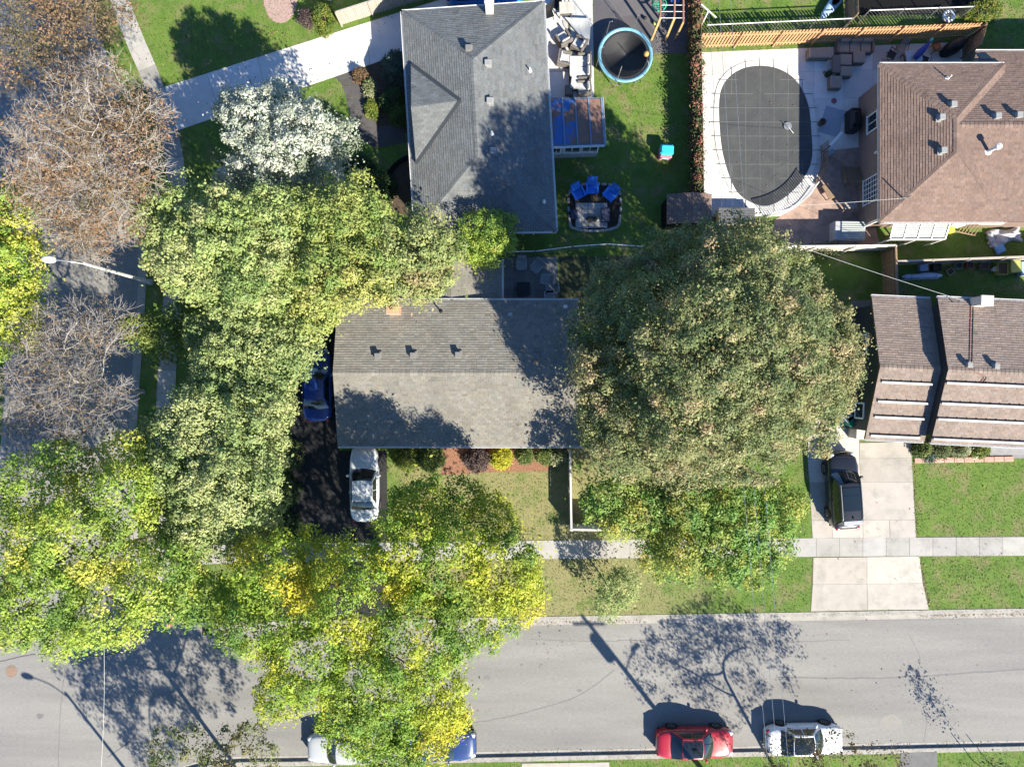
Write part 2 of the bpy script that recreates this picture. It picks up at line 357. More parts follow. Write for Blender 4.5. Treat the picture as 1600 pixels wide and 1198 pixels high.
# driveways
def quads(par, A, B, ts, m, z, cols=1):
    """slabs between edge line A (two points) and edge line B, cut at the fractions ts"""
    (a0, a1), (b0, b1) = A, B
    lp = lambda p, q, t: (p[0] + (q[0] - p[0]) * t, p[1] + (q[1] - p[1]) * t)
    for i in range(len(ts) - 1):
        for k in range(cols):
            e = [lp(lp(a0, a1, t), lp(b0, b1, t), f) for t, f in ((ts[i], k / cols), (ts[i + 1], k / cols), (ts[i + 1], (k + 1) / cols), (ts[i], (k + 1) / cols))]
            slab([P2(*q) for q in e], z, m, par)
par = bed([P2(243, 140), P2(640, 14), P2(700, -4), P2(700, 60), P2(640, 80), P2(272, 206)], .010, 'driveway', M_joint, 'concrete driveway slanting up to the upper grey house')
quads(par, ((243, 140), (640, 14)), ((272, 206), (640, 80)), [0, .2, .4, .61, .83, 1], M_pat, .02, 1)
quads(par, ((640, 14), (700, -4)), ((640, 80), (700, 60)), [0, 1], M_pat, .02, 1)
par = bed([P2(1264, 650), P2(1330, 648), P2(1345, 690), P2(1424, 690), P2(1432, 840), P2(1270, 841)], .010, 'driveway', M_joint, 'pale concrete driveway under the dark parked suv')
for q in ([(1264, 650), (1342, 650), (1343, 716), (1262, 717)], [(1343, 692), (1424, 690), (1425, 715), (1343, 716)], [(1262, 717), (1343, 716), (1345, 753), (1265, 754)], [(1343, 716), (1425, 715), (1427, 753), (1345, 753)],
          [(1265, 754), (1345, 753), (1347, 812), (1268, 813)], [(1345, 753), (1427, 753), (1430, 812), (1347, 812)], [(1268, 813), (1300, 813), (1301, 840), (1270, 841)], [(1300, 813), (1348, 812), (1349, 840), (1301, 840)], [(1348, 812), (1390, 812), (1391, 840), (1349, 840)], [(1390, 812), (1430, 812), (1432, 840), (1391, 840)]):
    slab([P2(*p) for p in q], .02, M_conc, par)
par = bed([P2(1270, 871), P2(1437, 869), P2(1452, 952), P2(1267, 955)], .010, 'driveway_apron', M_joint, 'concrete apron between the pavement and the street')
for q in ([(1271, 871), (1355, 870), (1355, 912), (1270, 913)], [(1355, 870), (1437, 869), (1442, 911), (1355, 912)], [(1270, 913), (1355, 912), (1356, 953), (1267, 955)], [(1355, 912), (1442, 911), (1452, 952), (1356, 953)]):
    slab([P2(*p) for p in q], .02, M_conc, par)
dv = [P2(*p) for p in ((458, 470), (530, 470), (530, 704), (604, 704), (606, 846), (452, 850))]
struct(MB().prism(paved(dv), -.1, .014), 'driveway', M_asphd, 'black asphalt driveway left of the middle house')
dv = [P2(*p) for p in ((450, 878), (606, 876), (615, nc(615)), (440, nc(440)))]
struct(MB().prism(paved(dv), -.1, .012), 'driveway_apron', M_asphd, 'black asphalt apron down to the street')
dv = [P2(*p) for p in ((1407, 1176), (1464, 1174), (1470, 1330), (1405, 1330))]
struct(MB().prism(paved(dv), -.1, .03), 'driveway', mat('worn_asphalt', (.13, .13, .13), (.17, .17, .17), 1.5, .9, .3, 50, fine=.2), 'grey driveway at the lower edge')
dv = [P2(*p) for p in ((815, 1192), (952, 1190), (955, 1330), (812, 1330))]
par = bed(dv, .02, 'driveway', M_joint, 'concrete driveway at the lower edge left of the red car')
slab([P2(*p) for p in ((815, 1192), (888, 1191), (888, 1330), (812, 1330))], .03, M_conc, par); slab([P2(*p) for p in ((888, 1191), (952, 1190), (955, 1330), (888, 1330))], .03, M_conc, par)
# curved garden path of the upper house
pp = smooth_path([P2(*p) for p in ((533, 108), (549, 128), (557, 155), (565, 185), (583, 212), (606, 212), (632, 208))], 6)
mb = MB(); strip_mesh(mb, [(p.x, p.y) for p in pp], -.62, .62, -.1, .012); struct(mb, 'path', mat('path_asphalt', (.075, .07, .072), (.095, .09, .09), 2, .9, .3, 60, fine=.2), 'curved dark path from driveway to the upper house')
paved([(p.x, p.y) for p in pp[:]] + [(p.x + .6, p.y + .4) for p in pp[::-1]])
def flat(poly, z, nm, m, label, zb=-.1):
    return struct(MB().prism(paved([P2(*p) for p in poly]), zb, z), nm, m, label)
flat([(548, 98), (640, 70), (640, 208), (588, 206), (574, 180), (567, 150), (560, 126)], .010, 'garden_bed', M_soil, 'planting bed in front of the upper house')
flat([(608, 300), (612, 268), (624, 252), (640, 246), (645, 340), (612, 330)], .010, 'garden_bed', M_soil, 'dark rounded bed beside the upper house')
mb = MB(); pp = smooth_path([P2(*p) for p in ((607, 302), (606, 282), (613, 264), (626, 252), (640, 245))], 5); strip_mesh(mb, [(p.x, p.y) for p in pp], -.12, .12, -.1, .14)
tag(mb.build('stone_edging', M_walk), 'curved grey stone edging round the bed at the upper house', 'edging')
flat([(690, 700), (862, 700), (862, 735), (760, 738), (690, 742)], .012, 'garden_bed', M_mulch, 'red mulch bed along the front of the middle house')
flat([(1420, 684), (1556, 684), (1556, 716), (1428, 717)], .012, 'garden_bed', M_soil, 'soil bed in front of the brown duplex')
mb = MB(); mb.lathe([(1.7, -.05), (1.7, .012), (.02, .014)], 32, (*P2(438, -2), 0), sq=(.62, .9))
struct(mb, 'garden_bed', mat('pink_gravel', (.34, .235, .205), (.40, .29, .255), 8, .95, .6, 60, fine=.25), 'oval bed of pink gravel at the upper edge')
# back-yard hard surfaces
par = bed([P2(*p) for p in ((846, -90), (924, -90), (928, 152), (858, 155))], .010, 'patio', M_joint, 'pale concrete patio behind the upper house')
ys = [-90, -48, -8, 32, 72, 112, 153]
for i in range(6):
    for a, b in ((846, 886), (886, 925)):
        slab([P2(a + i * 1.6, ys[i]), P2(b + i * .6, ys[i]), P2(b + i * .6 + .6, ys[i + 1]), P2(a + i * 1.6 + 1.6, ys[i + 1])], .02, M_pat, par)
flat([(926, -90), (1076, -90), (1074, 84), (1034, 83), (996, 86), (928, 84)], .012, 'play_surface', mat('rubber_matting', (.105, .10, .105), (.125, .12, .125), 2, .9, .3, 50, fine=.12), 'dark grey ground sheet under the play equipment')
pool_px = [(1125, 150), (1139, 122), (1168, 106), (1208, 106), (1241, 124), (1261, 160), (1267, 205), (1267, 252), (1248, 288), (1212, 317), (1183, 320), (1152, 300), (1132, 250), (1125, 200)]
par = bed([P2(*p) for p in ((1090, 84), (1526, 66), (1530, 130), (1400, 300), (1345, 330), (1100, 345))], .008, 'patio', M_joint, 'white concrete patio round the covered pool')
xs = [1090, 1134, 1180, 1226, 1272, 1318, 1364, 1410, 1456, 1504]; yy = [82, 118, 160, 205, 250, 295, 338]
for i in range(len(xs) - 1):
    for j in range(len(yy) - 1):
        if xs[i] > 1350 and yy[j] > 120: continue
        q = [(xs[i], yy[j]), (xs[i + 1], yy[j]), (xs[i + 1], yy[j + 1]), (xs[i], yy[j + 1])]
        q = [(x, y - (x - 1090) * .04 * (1 - (y - 82) / 256)) for x, y in q]
        slab([P2(*p) for p in q], .018, M_pat, par, gap=.008)
deck = [(1208, 352), (1212, 342), (1242, 326), (1268, 304), (1282, 280), (1287, 236), (1345, 230), (1352, 300), (1378, 392), (1196, 392)]
flat(deck, .030, 'terrace', mat('stamped_concrete', (.34, .235, .19), (.41, .29, .235), 2.2, .85, .35, 12, c3=(.25, .185, .155), s3=1.4, fine=.1), 'pinkish brown terrace below the pool')
flat([(784, 402), (870, 400), (874, 470), (784, 470)], .010, 'patio', M_joint, 'small paved patio behind the middle house')
par = bpy.data.objects['patio.002']
for i in range(5):
    for j in range(4):
        x0 = 786 + i * 17; y0 = 402 + j * 17
        slab([P2(x0, y0), P2(x0 + 17, y0), P2(x0 + 17, y0 + 17), P2(x0, y0 + 17)], .022, mat('grey_paver', (.19, .19, .185), (.25, .245, .235), 3, .9, .3, 40, tint=True), par, 'paver')
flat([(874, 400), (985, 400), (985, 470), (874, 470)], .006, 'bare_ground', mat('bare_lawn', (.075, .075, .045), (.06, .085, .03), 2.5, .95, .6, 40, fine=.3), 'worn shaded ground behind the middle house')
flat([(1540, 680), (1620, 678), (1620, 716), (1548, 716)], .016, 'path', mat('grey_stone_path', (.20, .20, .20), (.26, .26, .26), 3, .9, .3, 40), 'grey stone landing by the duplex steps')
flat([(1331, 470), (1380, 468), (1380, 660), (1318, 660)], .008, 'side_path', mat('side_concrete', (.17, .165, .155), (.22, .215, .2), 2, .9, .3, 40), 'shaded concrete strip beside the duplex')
flat([(1335, -60), (1550, -60), (1540, 22), (1342, 24)], .012, 'patio', M_pat, 'bright white concrete pad at the upper right edge')
# ---------------------------------------------------------------- houses
def clip(poly, sub):
    """Sutherland-Hodgman: poly cut by the convex counter-clockwise polygon sub"""
    out = poly
    for i in range(len(sub)):
        a, b = sub[i], sub[(i + 1) % len(sub)]; ex, ey = b[0] - a[0], b[1] - a[1]; inp = out; out = []
        if not inp: break
        for j in range(len(inp)):
            p, q = inp[j], inp[(j + 1) % len(inp)]
            sp = ex * (p[1] - a[1]) - ey * (p[0] - a[0]); sq = ex * (q[1] - a[1]) - ey * (q[0] - a[0])
            if sp >= 0: out.append(p)
            if (sp >= 0) != (sq >= 0):
                t = sp / (sp - sq); out.append((p[0] + (q[0] - p[0]) * t, p[1] + (q[1] - p[1]) * t))
    return out
def shingle(mb, poly, course=.145, tabw=.31, thick=.020, var=.075):
    """shingle tabs over the convex planar polygon poly (first edge = eave, counter-clockwise seen from above)"""
    p0, p1 = Vector(poly[0]), Vector(poly[1]); u = (p1 - p0).normalized()
    nrm = u.cross(Vector(poly[2]) - p1).normalized()
    if nrm.z < 0: nrm = -nrm
    v = nrm.cross(u)
    uv = [((Vector(p) - p0).dot(u), (Vector(p) - p0).dot(v)) for p in poly]
    a = sum(uv[i][0] * uv[(i + 1) % len(uv)][1] - uv[(i + 1) % len(uv)][0] * uv[i][1] for i in range(len(uv)))
    if a < 0: uv = uv[::-1]
    u0 = min(x for x, y in uv); u1 = max(x for x, y in uv); v1 = max(y for x, y in uv)
    r = 0; vv = -.02
    while vv < v1:
        off = random.choice((0, .5, .25)) * tabw + (r % 2) * tabw / 2; x = u0 - tabw - off % tabw
        while x < u1:
            q = [(x + .004, vv), (x + tabw - .004, vv), (x + tabw - .004, vv + course + .01), (x + .004, vv + course + .01)]
            c = clip(q, uv) if vv > 0 else clip([(a_, max(b_, 0)) for a_, b_ in q], uv)
            if len(c) >= 3:
                k = 1 + random.gauss(0, var); g = random.gauss(0, .02); mb.cur = (k * (1 + g), k, k * (1 - g)); th = thick * random.uniform(.7, 1.3)
                top = [p0 + u * a_ + v * b_ + nrm * (.006 + th * (1 - (b_ - vv) / course)) for a_, b_ in c]
                mb.poly(top)
                lo = [i for i in range(len(c)) if abs(c[i][1] - vv) < 1e-4]
                if len(lo) == 2:
                    i, j = lo if (lo[0] + 1) % len(c) == lo[1] else lo[::-1]
                    A, B = top[i], top[j]; mb.poly([A - nrm * (th + .004), B - nrm * (th + .004), B, A])
            x += tabw
        vv += course; r += 1
def cap(mb, a, b, w_=.17, var=.1):
    a, b = Vector(a), Vector(b); n = max(1, int((b - a).length / .24)); d = (b - a).normalized(); s = d.cross(Vector((0, 0, 1))).normalized()
    for i in range(n):
        k = .95 + random.gauss(0, var); mb.cur = (k, k, k); p = a.lerp(b, i / n); q = a.lerp(b, (i + 1.1) / n)
        up0 = Vector((0, 0, .035)); up1 = Vector((0, 0, .022)); dn = Vector((0, 0, -.05))
        mb.faces([p + s * w_ + dn + up0, p + up0, p - s * w_ + dn + up0, q + s * w_ + dn + up1, q + up1, q - s * w_ + dn + up1], [(0, 1, 4, 3), (1, 2, 5, 4), (0, 3, 5, 2)])
def vent(roof, p, rz, m, sz=.36, h=.2):
    mb = MB(); mb.box((p[0], p[1], p[2] + .03), (sz * 1.35, sz * 1.35, .02), rz); mb.box((p[0], p[1], p[2] + h / 2 + .02), (sz * .8, sz * .8, h), rz); mb.box((p[0], p[1], p[2] + h + .03), (sz, sz, .05), rz, .02)
    return mb.build('roof_vent', m, roof)
def pipe(roof, p, m, h=.35, r=.045):
    mb = MB(); mb.lathe([(.13, -.03), (.13, .02), (r, .06), (r, h), (r * .6, h), (r * .6, h - .05)], 10, p); return mb.build('vent_pipe', m, roof)
def gutter(roof, a, b, m, w_=.11):
    a, b = Vector(a), Vector(b); d = (b - a).normalized(); n = Vector((d.y, -d.x, 0)); mb = MB()
    q = [(-.005, -.11), (w_ * .8, -.11), (w_, 0), (w_ - .015, 0), (w_ * .75, -.095), (.01, -.095), (.01, 0.0), (-.005, 0.0)]
    L = [a + n * x + Vector((0, 0, z)) for x, z in q]; Rr = [b + n * x + Vector((0, 0, z)) for x, z in q]; k = len(q)
    mb.faces(L + Rr, [(i, (i + 1) % k, k + (i + 1) % k, k + i) for i in range(k)] + [tuple(range(k)), tuple(range(2 * k - 1, k - 1, -1))]); return mb.build('gutter', m, roof)
def deckmesh(planes, th=.10):
    mb = MB()
    for pl in planes:
        pl = [Vector(p) for p in pl]; n = len(pl); lo = [p - Vector((0, 0, th)) for p in pl]
        mb.faces(pl + lo, [tuple(range(n)), tuple(range(2 * n - 1, n - 1, -1))] + [(i, n + i, n + (i + 1) % n, (i + 1) % n) for i in range(n)])
    return mb
def window(par, c, nrm, w_, h_, m=None, mull=1, rows=1):
    """window standing on a wall face; c centre of the opening, nrm outward unit normal"""
    c = Vector(c); n = Vector(nrm); t = Vector((-n.y, n.x, 0)); m = m or M_white; mb = MB(); Z = Vector((0, 0, 1))
    def bx(a, z, wa, ha, d0, d1):
        q = [c + t * (a + sx * wa / 2) + Z * (z + sz * ha / 2) + n * d for d in (d0, d1) for sx, sz in ((-1, -1), (1, -1), (1, 1), (-1, 1))]
        mb.faces(q, [(3, 2, 1, 0), (4, 5, 6, 7), (0, 1, 5, 4), (1, 2, 6, 5), (2, 3, 7, 6), (3, 0, 4, 7)])
    f = .07
    bx(0, h_ / 2, w_ + f * 2, f, 0, .06); bx(0, -h_ / 2, w_ + f * 2, f, 0, .09); bx(-w_ / 2, 0, f, h_ - f, 0, .06); bx(w_ / 2, 0, f, h_ - f, 0, .06)
    for i in range(1, mull + 1): bx(-w_ / 2 + i * w_ / (mull + 1), 0, .035, h_ - f, .008, .05)
    for i in range(1, rows): bx(0, -h_ / 2 + i * h_ / rows, w_ - f, .035, .010, .046)
    o = mb.build('window', m, par); g = MB(); g.poly([c + t * a * w_ / 2 + Z * b * h_ / 2 + n * .012 for a, b in ((-1, -1), (1, -1), (1, 1), (-1, 1))]); g.build('pane', M_pane, o); return o
def door(par, c, nrm, w_, h_, m):
    c = Vector(c); n = Vector(nrm); t = Vector((-n.y, n.x, 0)); mb = MB(); Z = Vector((0, 0, 1))
    def bx(mb, a, z, wa, ha, d0, d1):
        q = [c + t * (a + sx * wa / 2) + Z * (z + sz * ha / 2) + n * d for d in (d0, d1) for sx, sz in ((-1, -1), (1, -1), (1, 1), (-1, 1))]
        mb.faces(q, [(3, 2, 1, 0), (4, 5, 6, 7), (0, 1, 5, 4), (1, 2, 6, 5), (2, 3, 7, 6), (3, 0, 4, 7)])
    bx(mb, 0, 0, w_, h_, 0, .05); bx(mb, 0, h_ * .22, w_ * .7, h_ * .35, .05, .065); bx(mb, 0, -h_ * .22, w_ * .7, h_ * .35, .05, .065)
    o = mb.build('door', m, par); k = MB(); bx(k, w_ * .38, 0, .05, .12, .051, .10); k.build('handle', M_steel, o); return o
def wallmat(nm, c1, c2, sc_=1, mortar=(.35, .33, .3), bw=.22, rh=.07):
    m = bpy.data.materials.new(nm); m.use_nodes = True; n = m.node_tree.nodes; l = m.node_tree.links; b = n['Principled BSDF']; b.inputs['Roughness'].default_value = .9
    tc = n.new('ShaderNodeTexCoord'); sx = n.new('ShaderNodeSeparateXYZ'); l.new(tc.outputs['Object'], sx.inputs[0]); ad = n.new('ShaderNodeMath'); l.new(sx.outputs[0], ad.inputs[0]); l.new(sx.outputs[1], ad.inputs[1])
    cx = n.new('ShaderNodeCombineXYZ'); l.new(ad.outputs[0], cx.inputs[0]); l.new(sx.outputs[2], cx.inputs[1])
    t = n.new('ShaderNodeTexBrick'); l.new(cx.outputs[0], t.inputs[0]); t.inputs['Scale'].default_value = 1; t.inputs['Brick Width'].default_value = bw; t.inputs['Row Height'].default_value = rh; t.inputs['Mortar Size'].default_value = .008
    t.inputs['Color1'].default_value = (*c1, 1); t.inputs['Color2'].default_value = (*c2, 1); t.inputs['Mortar'].default_value = (*mortar, 1); l.new(t.outputs[0], b.inputs['Base Color']); return m
def shmat(nm, c1, c2): return mat(nm, c1, c2, 14, .92, .4, 60, c3=tuple(x * .78 for x in c1), s3=.55, lo=.48, hi=.78, tint=True, fine=.2)
def rect(cx, cy, hx, hy, a):
    ca, sa = math.cos(a), math.sin(a)
    return lambda x, y, z: Vector((cx + x * ca - y * sa, cy + x * sa + y * ca, z))

# ---- middle house: low gable roof, ridge left to right
M_shA = shmat('grey_beige_shingle', (.205, .195, .168), (.245, .233, .205))
M_brA = wallmat('buff_brick', (.30, .22, .16), (.24, .17, .12))
c = P(714, 583, 2.9); hs = thing('brick_bungalow', 'brick bungalow with grey beige gable roof in the middle of the picture', 'house', (c.x, c.y, 0))
x0, x1 = P(527.5, 470, 2.9).x, P(904, 470, 2.9).x; y0, y1 = P(500, 697, 2.9).y, P(500, 469, 2.9).y; ym = (y0 + y1) / 2; ze, zr = 2.9, 3.98
ov = .42
mb = MB(); mb.prism([(x0 + .3, y0 + ov), (x1 - .3, y0 + ov), (x1 - .3, y1 - ov), (x0 + .3, y1 - ov)], 0, ze + .02)
for xx, d in ((x0 + .3, .2), (x1 - .5, .2)):
    pts = [(xx, y0 + ov, ze + .02), (xx, y1 - ov, ze + .02), (xx, ym, zr - .16)]; pts2 = [(xx + d, y, z) for _, y, z in pts]
    mb.faces(pts + pts2, [(0, 1, 2), (5, 4, 3), (0, 3, 4, 1), (1, 4, 5, 2), (2, 5, 3, 0)])
wl = mb.build('wall', M_brA, hs)
plS = [(x0, y0, ze), (x1, y0, ze), (x1, ym, zr), (x0, ym, zr)]; plN = [(x1, y1, ze), (x0, y1, ze), (x0, ym, zr), (x1, ym, zr)]
roof = deckmesh([plS, plN]).build('roof', M_white, hs)
mb = MB(); shingle(mb, plS); shingle(mb, plN); cap(mb, (x0, ym, zr), (x1, ym, zr)); mb.build('shingles', M_shA, roof, kind='stuff')
gutter(roof, (x0, y0, ze), (x1 + .25, y0, ze), M_white); gutter(roof, (x1, y1, ze), (x0, y1, ze), M_white)
def zA(y): return ze + (zr - ze) * (1 - abs(y - ym) / (y1 - ym))
M_vent = mat('grey_vent', (.16, .16, .155), (.20, .20, .19), 8, .7); M_ventl = mat('pale_vent', (.25, .255, .25), (.30, .305, .30), 8, .65)
for px, py in ((588, 556), (644, 555), (715, 554), (838, 556)): q = P(px, py, 4.2); vent(roof, (q.x, q.y, zA(q.y)), 0, M_vent)
q = P(688, 486, 3.4); pipe(roof, (q.x, q.y, zA(q.y)), M_black, .42); q = P(884, 479, 3.2); pipe(roof, (q.x, q.y, zA(q.y)), M_white, .4); q = P(797, 491, 3.3); pipe(roof, (q.x, q.y, zA(q.y)), M_steel, .2)
q = P(616, 484, 3.6); mb = MB(); mb.box((q.x, q.y, 3.55), (.62, .52, 1.3)); mb.box((q.x, q.y, 4.26), (.74, .64, .12), 0, .03); ch = mb.build('chimney', mat('chimney_brick', (.42, .25, .17), (.50, .32, .23), 6, .9, .3, 30), roof)
MB().lathe([(.11, 4.32), (.11, 4.5), (.08, 4.5), (.08, 4.4)], 12, (q.x, q.y, 0)).build('flue', mat('clay', (.45, .24, .15), None), ch)
for px in (640, 720, 815): q = P(px, 690, 0); window(hs, (q.x, y0 + ov, 1.5), (0, -1, 0), 1.6, 1.2, mull=1)
door(hs, (P(770, 690).x, y0 + ov, 1.05), (0, -1, 0), .95, 2.1, mat('red_door', (.2, .03, .03), None, rough=.5))
for yy in (-1.5, 2.2): window(hs, (x1 - .3, yy, 1.6), (1, 0, 0), 1.0, 1.0); window(hs, (x0 + .3, yy, 1.6), (-1, 0, 0), 1.0, 1.0)
window(hs, (P(840, 480).x, y1 - ov, 1.5), (0, 1, 0), 1.4, 1.1); door(hs, (P(800, 480).x, y1 - ov, 1.05), (0, 1, 0), .9, 2.1, M_white)
paved([(x0, y0), (x1, y0), (x1, y1), (x0, y1)])
# ---- flat-pitched annex behind the middle house
a0, b0 = P(686, 470, 2.6), P(784, 404, 2.6); hx0, hx1, hy0, hy1 = a0.x, b0.x, P(700, 468, 2.6).y - .3, b0.y
an = thing('annex', 'low shingled annex behind the middle house', 'annex', ((hx0 + hx1) / 2, (hy0 + hy1) / 2, 0))
MB().prism([(hx0 + .2, hy0), (hx1 - .25, hy0), (hx1 - .25, hy1 - .25), (hx0 + .2, hy1 - .25)], 0, 2.33).build('wall', M_brA, an)
xm_ = hx0 + .7; pl = [(hx1, hy0, 2.45), (hx1, hy1, 2.45), (xm_, hy1, 2.80), (xm_, hy0, 2.80)]; pl2 = [(hx0, hy1, 2.65), (hx0, hy0, 2.65), (xm_, hy0, 2.80), (xm_, hy1, 2.80)]
roof = deckmesh([pl, pl2]).build('roof', M_white, an); mb = MB(); shingle(mb, pl); shingle(mb, pl2); mb.build('shingles', M_shA, roof, kind='stuff'); gutter(roof, (hx1, hy0, 2.45), (hx1, hy1, 2.45), M_white)
door(an, (hx1 - .25, (hy0 + hy1) / 2, 1.05), (1, 0, 0), .9, 2.1, M_white); paved([(hx0, hy0), (hx1, hy0), (hx1, hy1), (hx0, hy1)])

# ---- upper house: hip roof, ridge up-down, gable dormer on its left
M_shB = shmat('blue_grey_shingle', (.138, .148, .150), (.172, .182, .182))
M_brB = wallmat('red_brick', (.25, .12, .085), (.20, .095, .07))
ze, ris = 2.75, 1.55
A = P(628, 18, ze); B = P(849, 3, ze); C_ = P(869, 361, ze); D = P(649, 364, ze)
RT = P(739, 93, ze + ris); RB = P(747, 243, ze + ris)
cc = (A + C_) / 2; hs = thing('hip_roofed_bungalow', 'bungalow with blue grey hip roof at the upper middle', 'house', (cc.x, cc.y, 0))
def inset(pts, d):
    c0 = sum(pts, Vector()) / len(pts); return [(p.x + math.copysign(d, c0.x - p.x), p.y + math.copysign(d, c0.y - p.y)) for p in pts]
MB().prism(inset([A, B, C_, D], .45), 0, ze + .02).build('wall', M_brB, hs)
planes = [[D, A, RT, RB][::1], [A, B, RT][::-1], [B, C_, RB, RT][::-1], [C_, D, RB][::-1]]
def ccw(pl):
    pl = [Vector(p) for p in pl]; a = sum(pl[i].x * pl[(i + 1) % len(pl)].y - pl[(i + 1) % len(pl)].x * pl[i].y for i in range(len(pl)))
    return pl if a > 0 else pl[::-1]
def eavefirst(pl):
    pl = ccw(pl); n = len(pl); k = min(range(n), key=lambda i: pl[i].z + pl[(i + 1) % n].z); return pl[k:] + pl[:k]
planes = [eavefirst(p) for p in planes]
roof = deckmesh(planes).build('roof', M_white, hs)
mb = MB(); [shingle(mb, p) for p in planes]
for a, b in ((A, RT), (B, RT), (C_, RB), (D, RB), (RT, RB)): cap(mb, a, b)
mb.build('shingles', M_shB, roof, kind='stuff')
for a, b in ((A, D), (D, C_), (C_, B), (B, A)): gutter(roof, a, b, M_white)
# dormer gable facing left
g0 = P(641, 97, ze + .55); g1 = P(649, 253, ze + .55); gp = P(640, 160, ze + 1.25); gp = Vector(((g0.x + g1.x) / 2, (g0.y + g1.y) / 2, ze + 1.25)); gr = P(719, 157, ze + 1.25)
g0.z = g1.z = ze + .28
dn_ = eavefirst([g0, gp, gr]); ds_ = eavefirst([g1, gr, gp])
dr = deckmesh([dn_, ds_], .12).build('dormer_roof', mat('dark_fascia', (.09, .10, .11), None, rough=.6), hs); mb = MB()
for tri, lowp in ((dn_, g0), (ds_, g1)):
    u = (gr - gp).normalized()
    # plane through ridge and low corner, clipped to the triangle
    n_ = u.cross(lowp - gp).normalized(); n_ = n_ if n_.z > 0 else -n_
    p0 = lowp; v_ = n_.cross(u); v_ = v_ if v_.z > 0 else -v_
    uv = [((p - p0).dot(u), (p - p0).dot(v_)) for p in (lowp, gr, gp)]
    ar = (uv[1][0] - uv[0][0]) * (uv[2][1] - uv[0][1]) - (uv[2][0] - uv[0][0]) * (uv[1][1] - uv[0][1])
    if ar < 0: uv = uv[::-1]
    vv = 0; vm = max(b for a, b in uv); um = max(a for a, b in uv); r = 0
    while vv < vm:
        x = -.3 - (r % 2) * .15
        while x < um + .3:
            cl = clip([(x, vv), (x + .3, vv), (x + .3, vv + .155), (x, vv + .155)], uv)
            if len(cl) > 2:
                k = 1 + random.gauss(0, .1); mb.cur = (k, k, k); mb.poly([p0 + u * a + v_ * b + n_ * (.008 + .016 * (1 - (b - vv) / .145)) for a, b in cl])
            x += .31
        vv += .145; r += 1
mb.build('shingles', M_shB, dr, kind='stuff')
for low_ in (g0, g1): MB().bar(low_ + Vector((0, 0, .03)), gr + Vector((0, 0, .035)), .20, .03).build('valley_strip', mat('dark_strip', (.045, .052, .06), None, rough=.6), dr)  # dark strip along each valley edge of the dormer
mb = MB(); f0, f1, f2 = g0 + Vector((.12, 0, -.05)), g1 + Vector((.12, 0, -.05)), gp + Vector((.12, 0, -.1))
mb.faces([f0, f1, f2, f0 + Vector((.15, 0, 0)), f1 + Vector((.15, 0, 0)), f2 + Vector((.15, 0, 0))], [(0, 1, 2), (5, 4, 3), (0, 3, 4, 1), (1, 4, 5, 2), (2, 5, 3, 0)]); mb.build('gable_wall', mat('dark_siding', (.07, .08, .09), None), hs)
def zB(x, y, pl):
    a, b, c3 = pl[0], pl[1], pl[2]; n = (b - a).cross(c3 - a); return a.z - (n.x * (x - a.x) + n.y * (y - a.y)) / n.z
pN = [p for p in planes if len(p) == 3 and sum(q.y for q in p) / 3 > cc.y][0]; pE = [p for p in planes if len(p) == 4 and sum(q.x for q in p) / 4 > cc.x][0]; pSo = [p for p in planes if len(p) == 3 and p is not pN][0]
q = P(732, 76, 4.1); vent(roof, (q.x, q.y, zB(q.x, q.y, pN)), 0, M_vent)
for px, py in ((762, 99), (765, 158), (770, 236)): q = P(px, py, 4.1); vent(roof, (q.x, q.y, zB(q.x, q.y, pE)), 0, M_ventl)
for px, py in ((769, 215), (828, 107), (850, 312)): q = P(px, py, 3.4); pipe(roof, (q.x, q.y, zB(q.x, q.y, pE)), M_white, .35)
q = P(765, 14, 3.3); mb = MB(); mb.box((q.x, q.y + .1, 3.5), (.45, .55, 1.5)); mb.box((q.x, q.y + .1, 4.3), (.55, .65, .1), 0, .02); ch = mb.build('chimney', mat('pale_brick', (.62, .57, .52), (.52, .48, .44), 9, .9), roof)
for t in (.25, .75): q = A.lerp(D, t); window(hs, (q.x + .45, q.y, 1.5), (-1, 0, 0), 1.4, 1.2)
for t in (.25, .6): q = B.lerp(C_, t); window(hs, (q.x - .45, q.y, 1.5), (1, 0, 0), 1.3, 1.1)
q = A.lerp(D, .56); door(hs, (q.x + .45, q.y, 1.05), (-1, 0, 0), .95, 2.1, M_white); q = C_.lerp(D, .4); window(hs, (q.x, q.y + .45, 1.5), (0, -1, 0), 1.2, 1.0)
q = P(836, 366, 2.6); MB().bar((q.x, C_.y + .4, 2.6), (q.x, C_.y + .4, .1), .08, .08).build('downspout', M_white, hs)
paved([(p.x, p.y) for p in (A, B, C_, D)])

# ---- sunroom on the upper house
ze = 2.55; a, b, c3, d = P(857, 153, ze), P(940, 152, ze), P(945, 226, ze), P(861, 229, ze)
sr = thing('sunroom', 'sunroom with peeling blue painted roof panels', 'sunroom', ((a.x + c3.x) / 2, (a.y + c3.y) / 2, 0))
mb = MB(); mb.prism([(a.x, a.y - .15), (b.x - .2, b.y - .15), (c3.x - .2, c3.y + .15), (d.x, d.y + .15)], 0, ze - .12); mb.build('wall', mat('grey_siding', (.40, .42, .43), (.46, .48, .49), 3, .7), sr)
mb = MB(); mb.prism([(p.x, p.y) for p in (a, b, c3, d)], ze - .12, ze - .03); roof = mb.build('roof', mat('roof_steel_blue', (.10, .16, .24), (.16, .20, .25), 4, .6), sr)
M_peel = mat('peeling_blue_paint', (.205, .115, .085), (.235, .14, .105), 3, .8, c3=(.055, .135, .34), s3=.75, lo=.50, hi=.515); M_brn = mat('bare_brown_panel', (.20, .115, .085), (.235, .14, .105), 3, .8)
fr = [0, .30, .44, .70, 1.0]
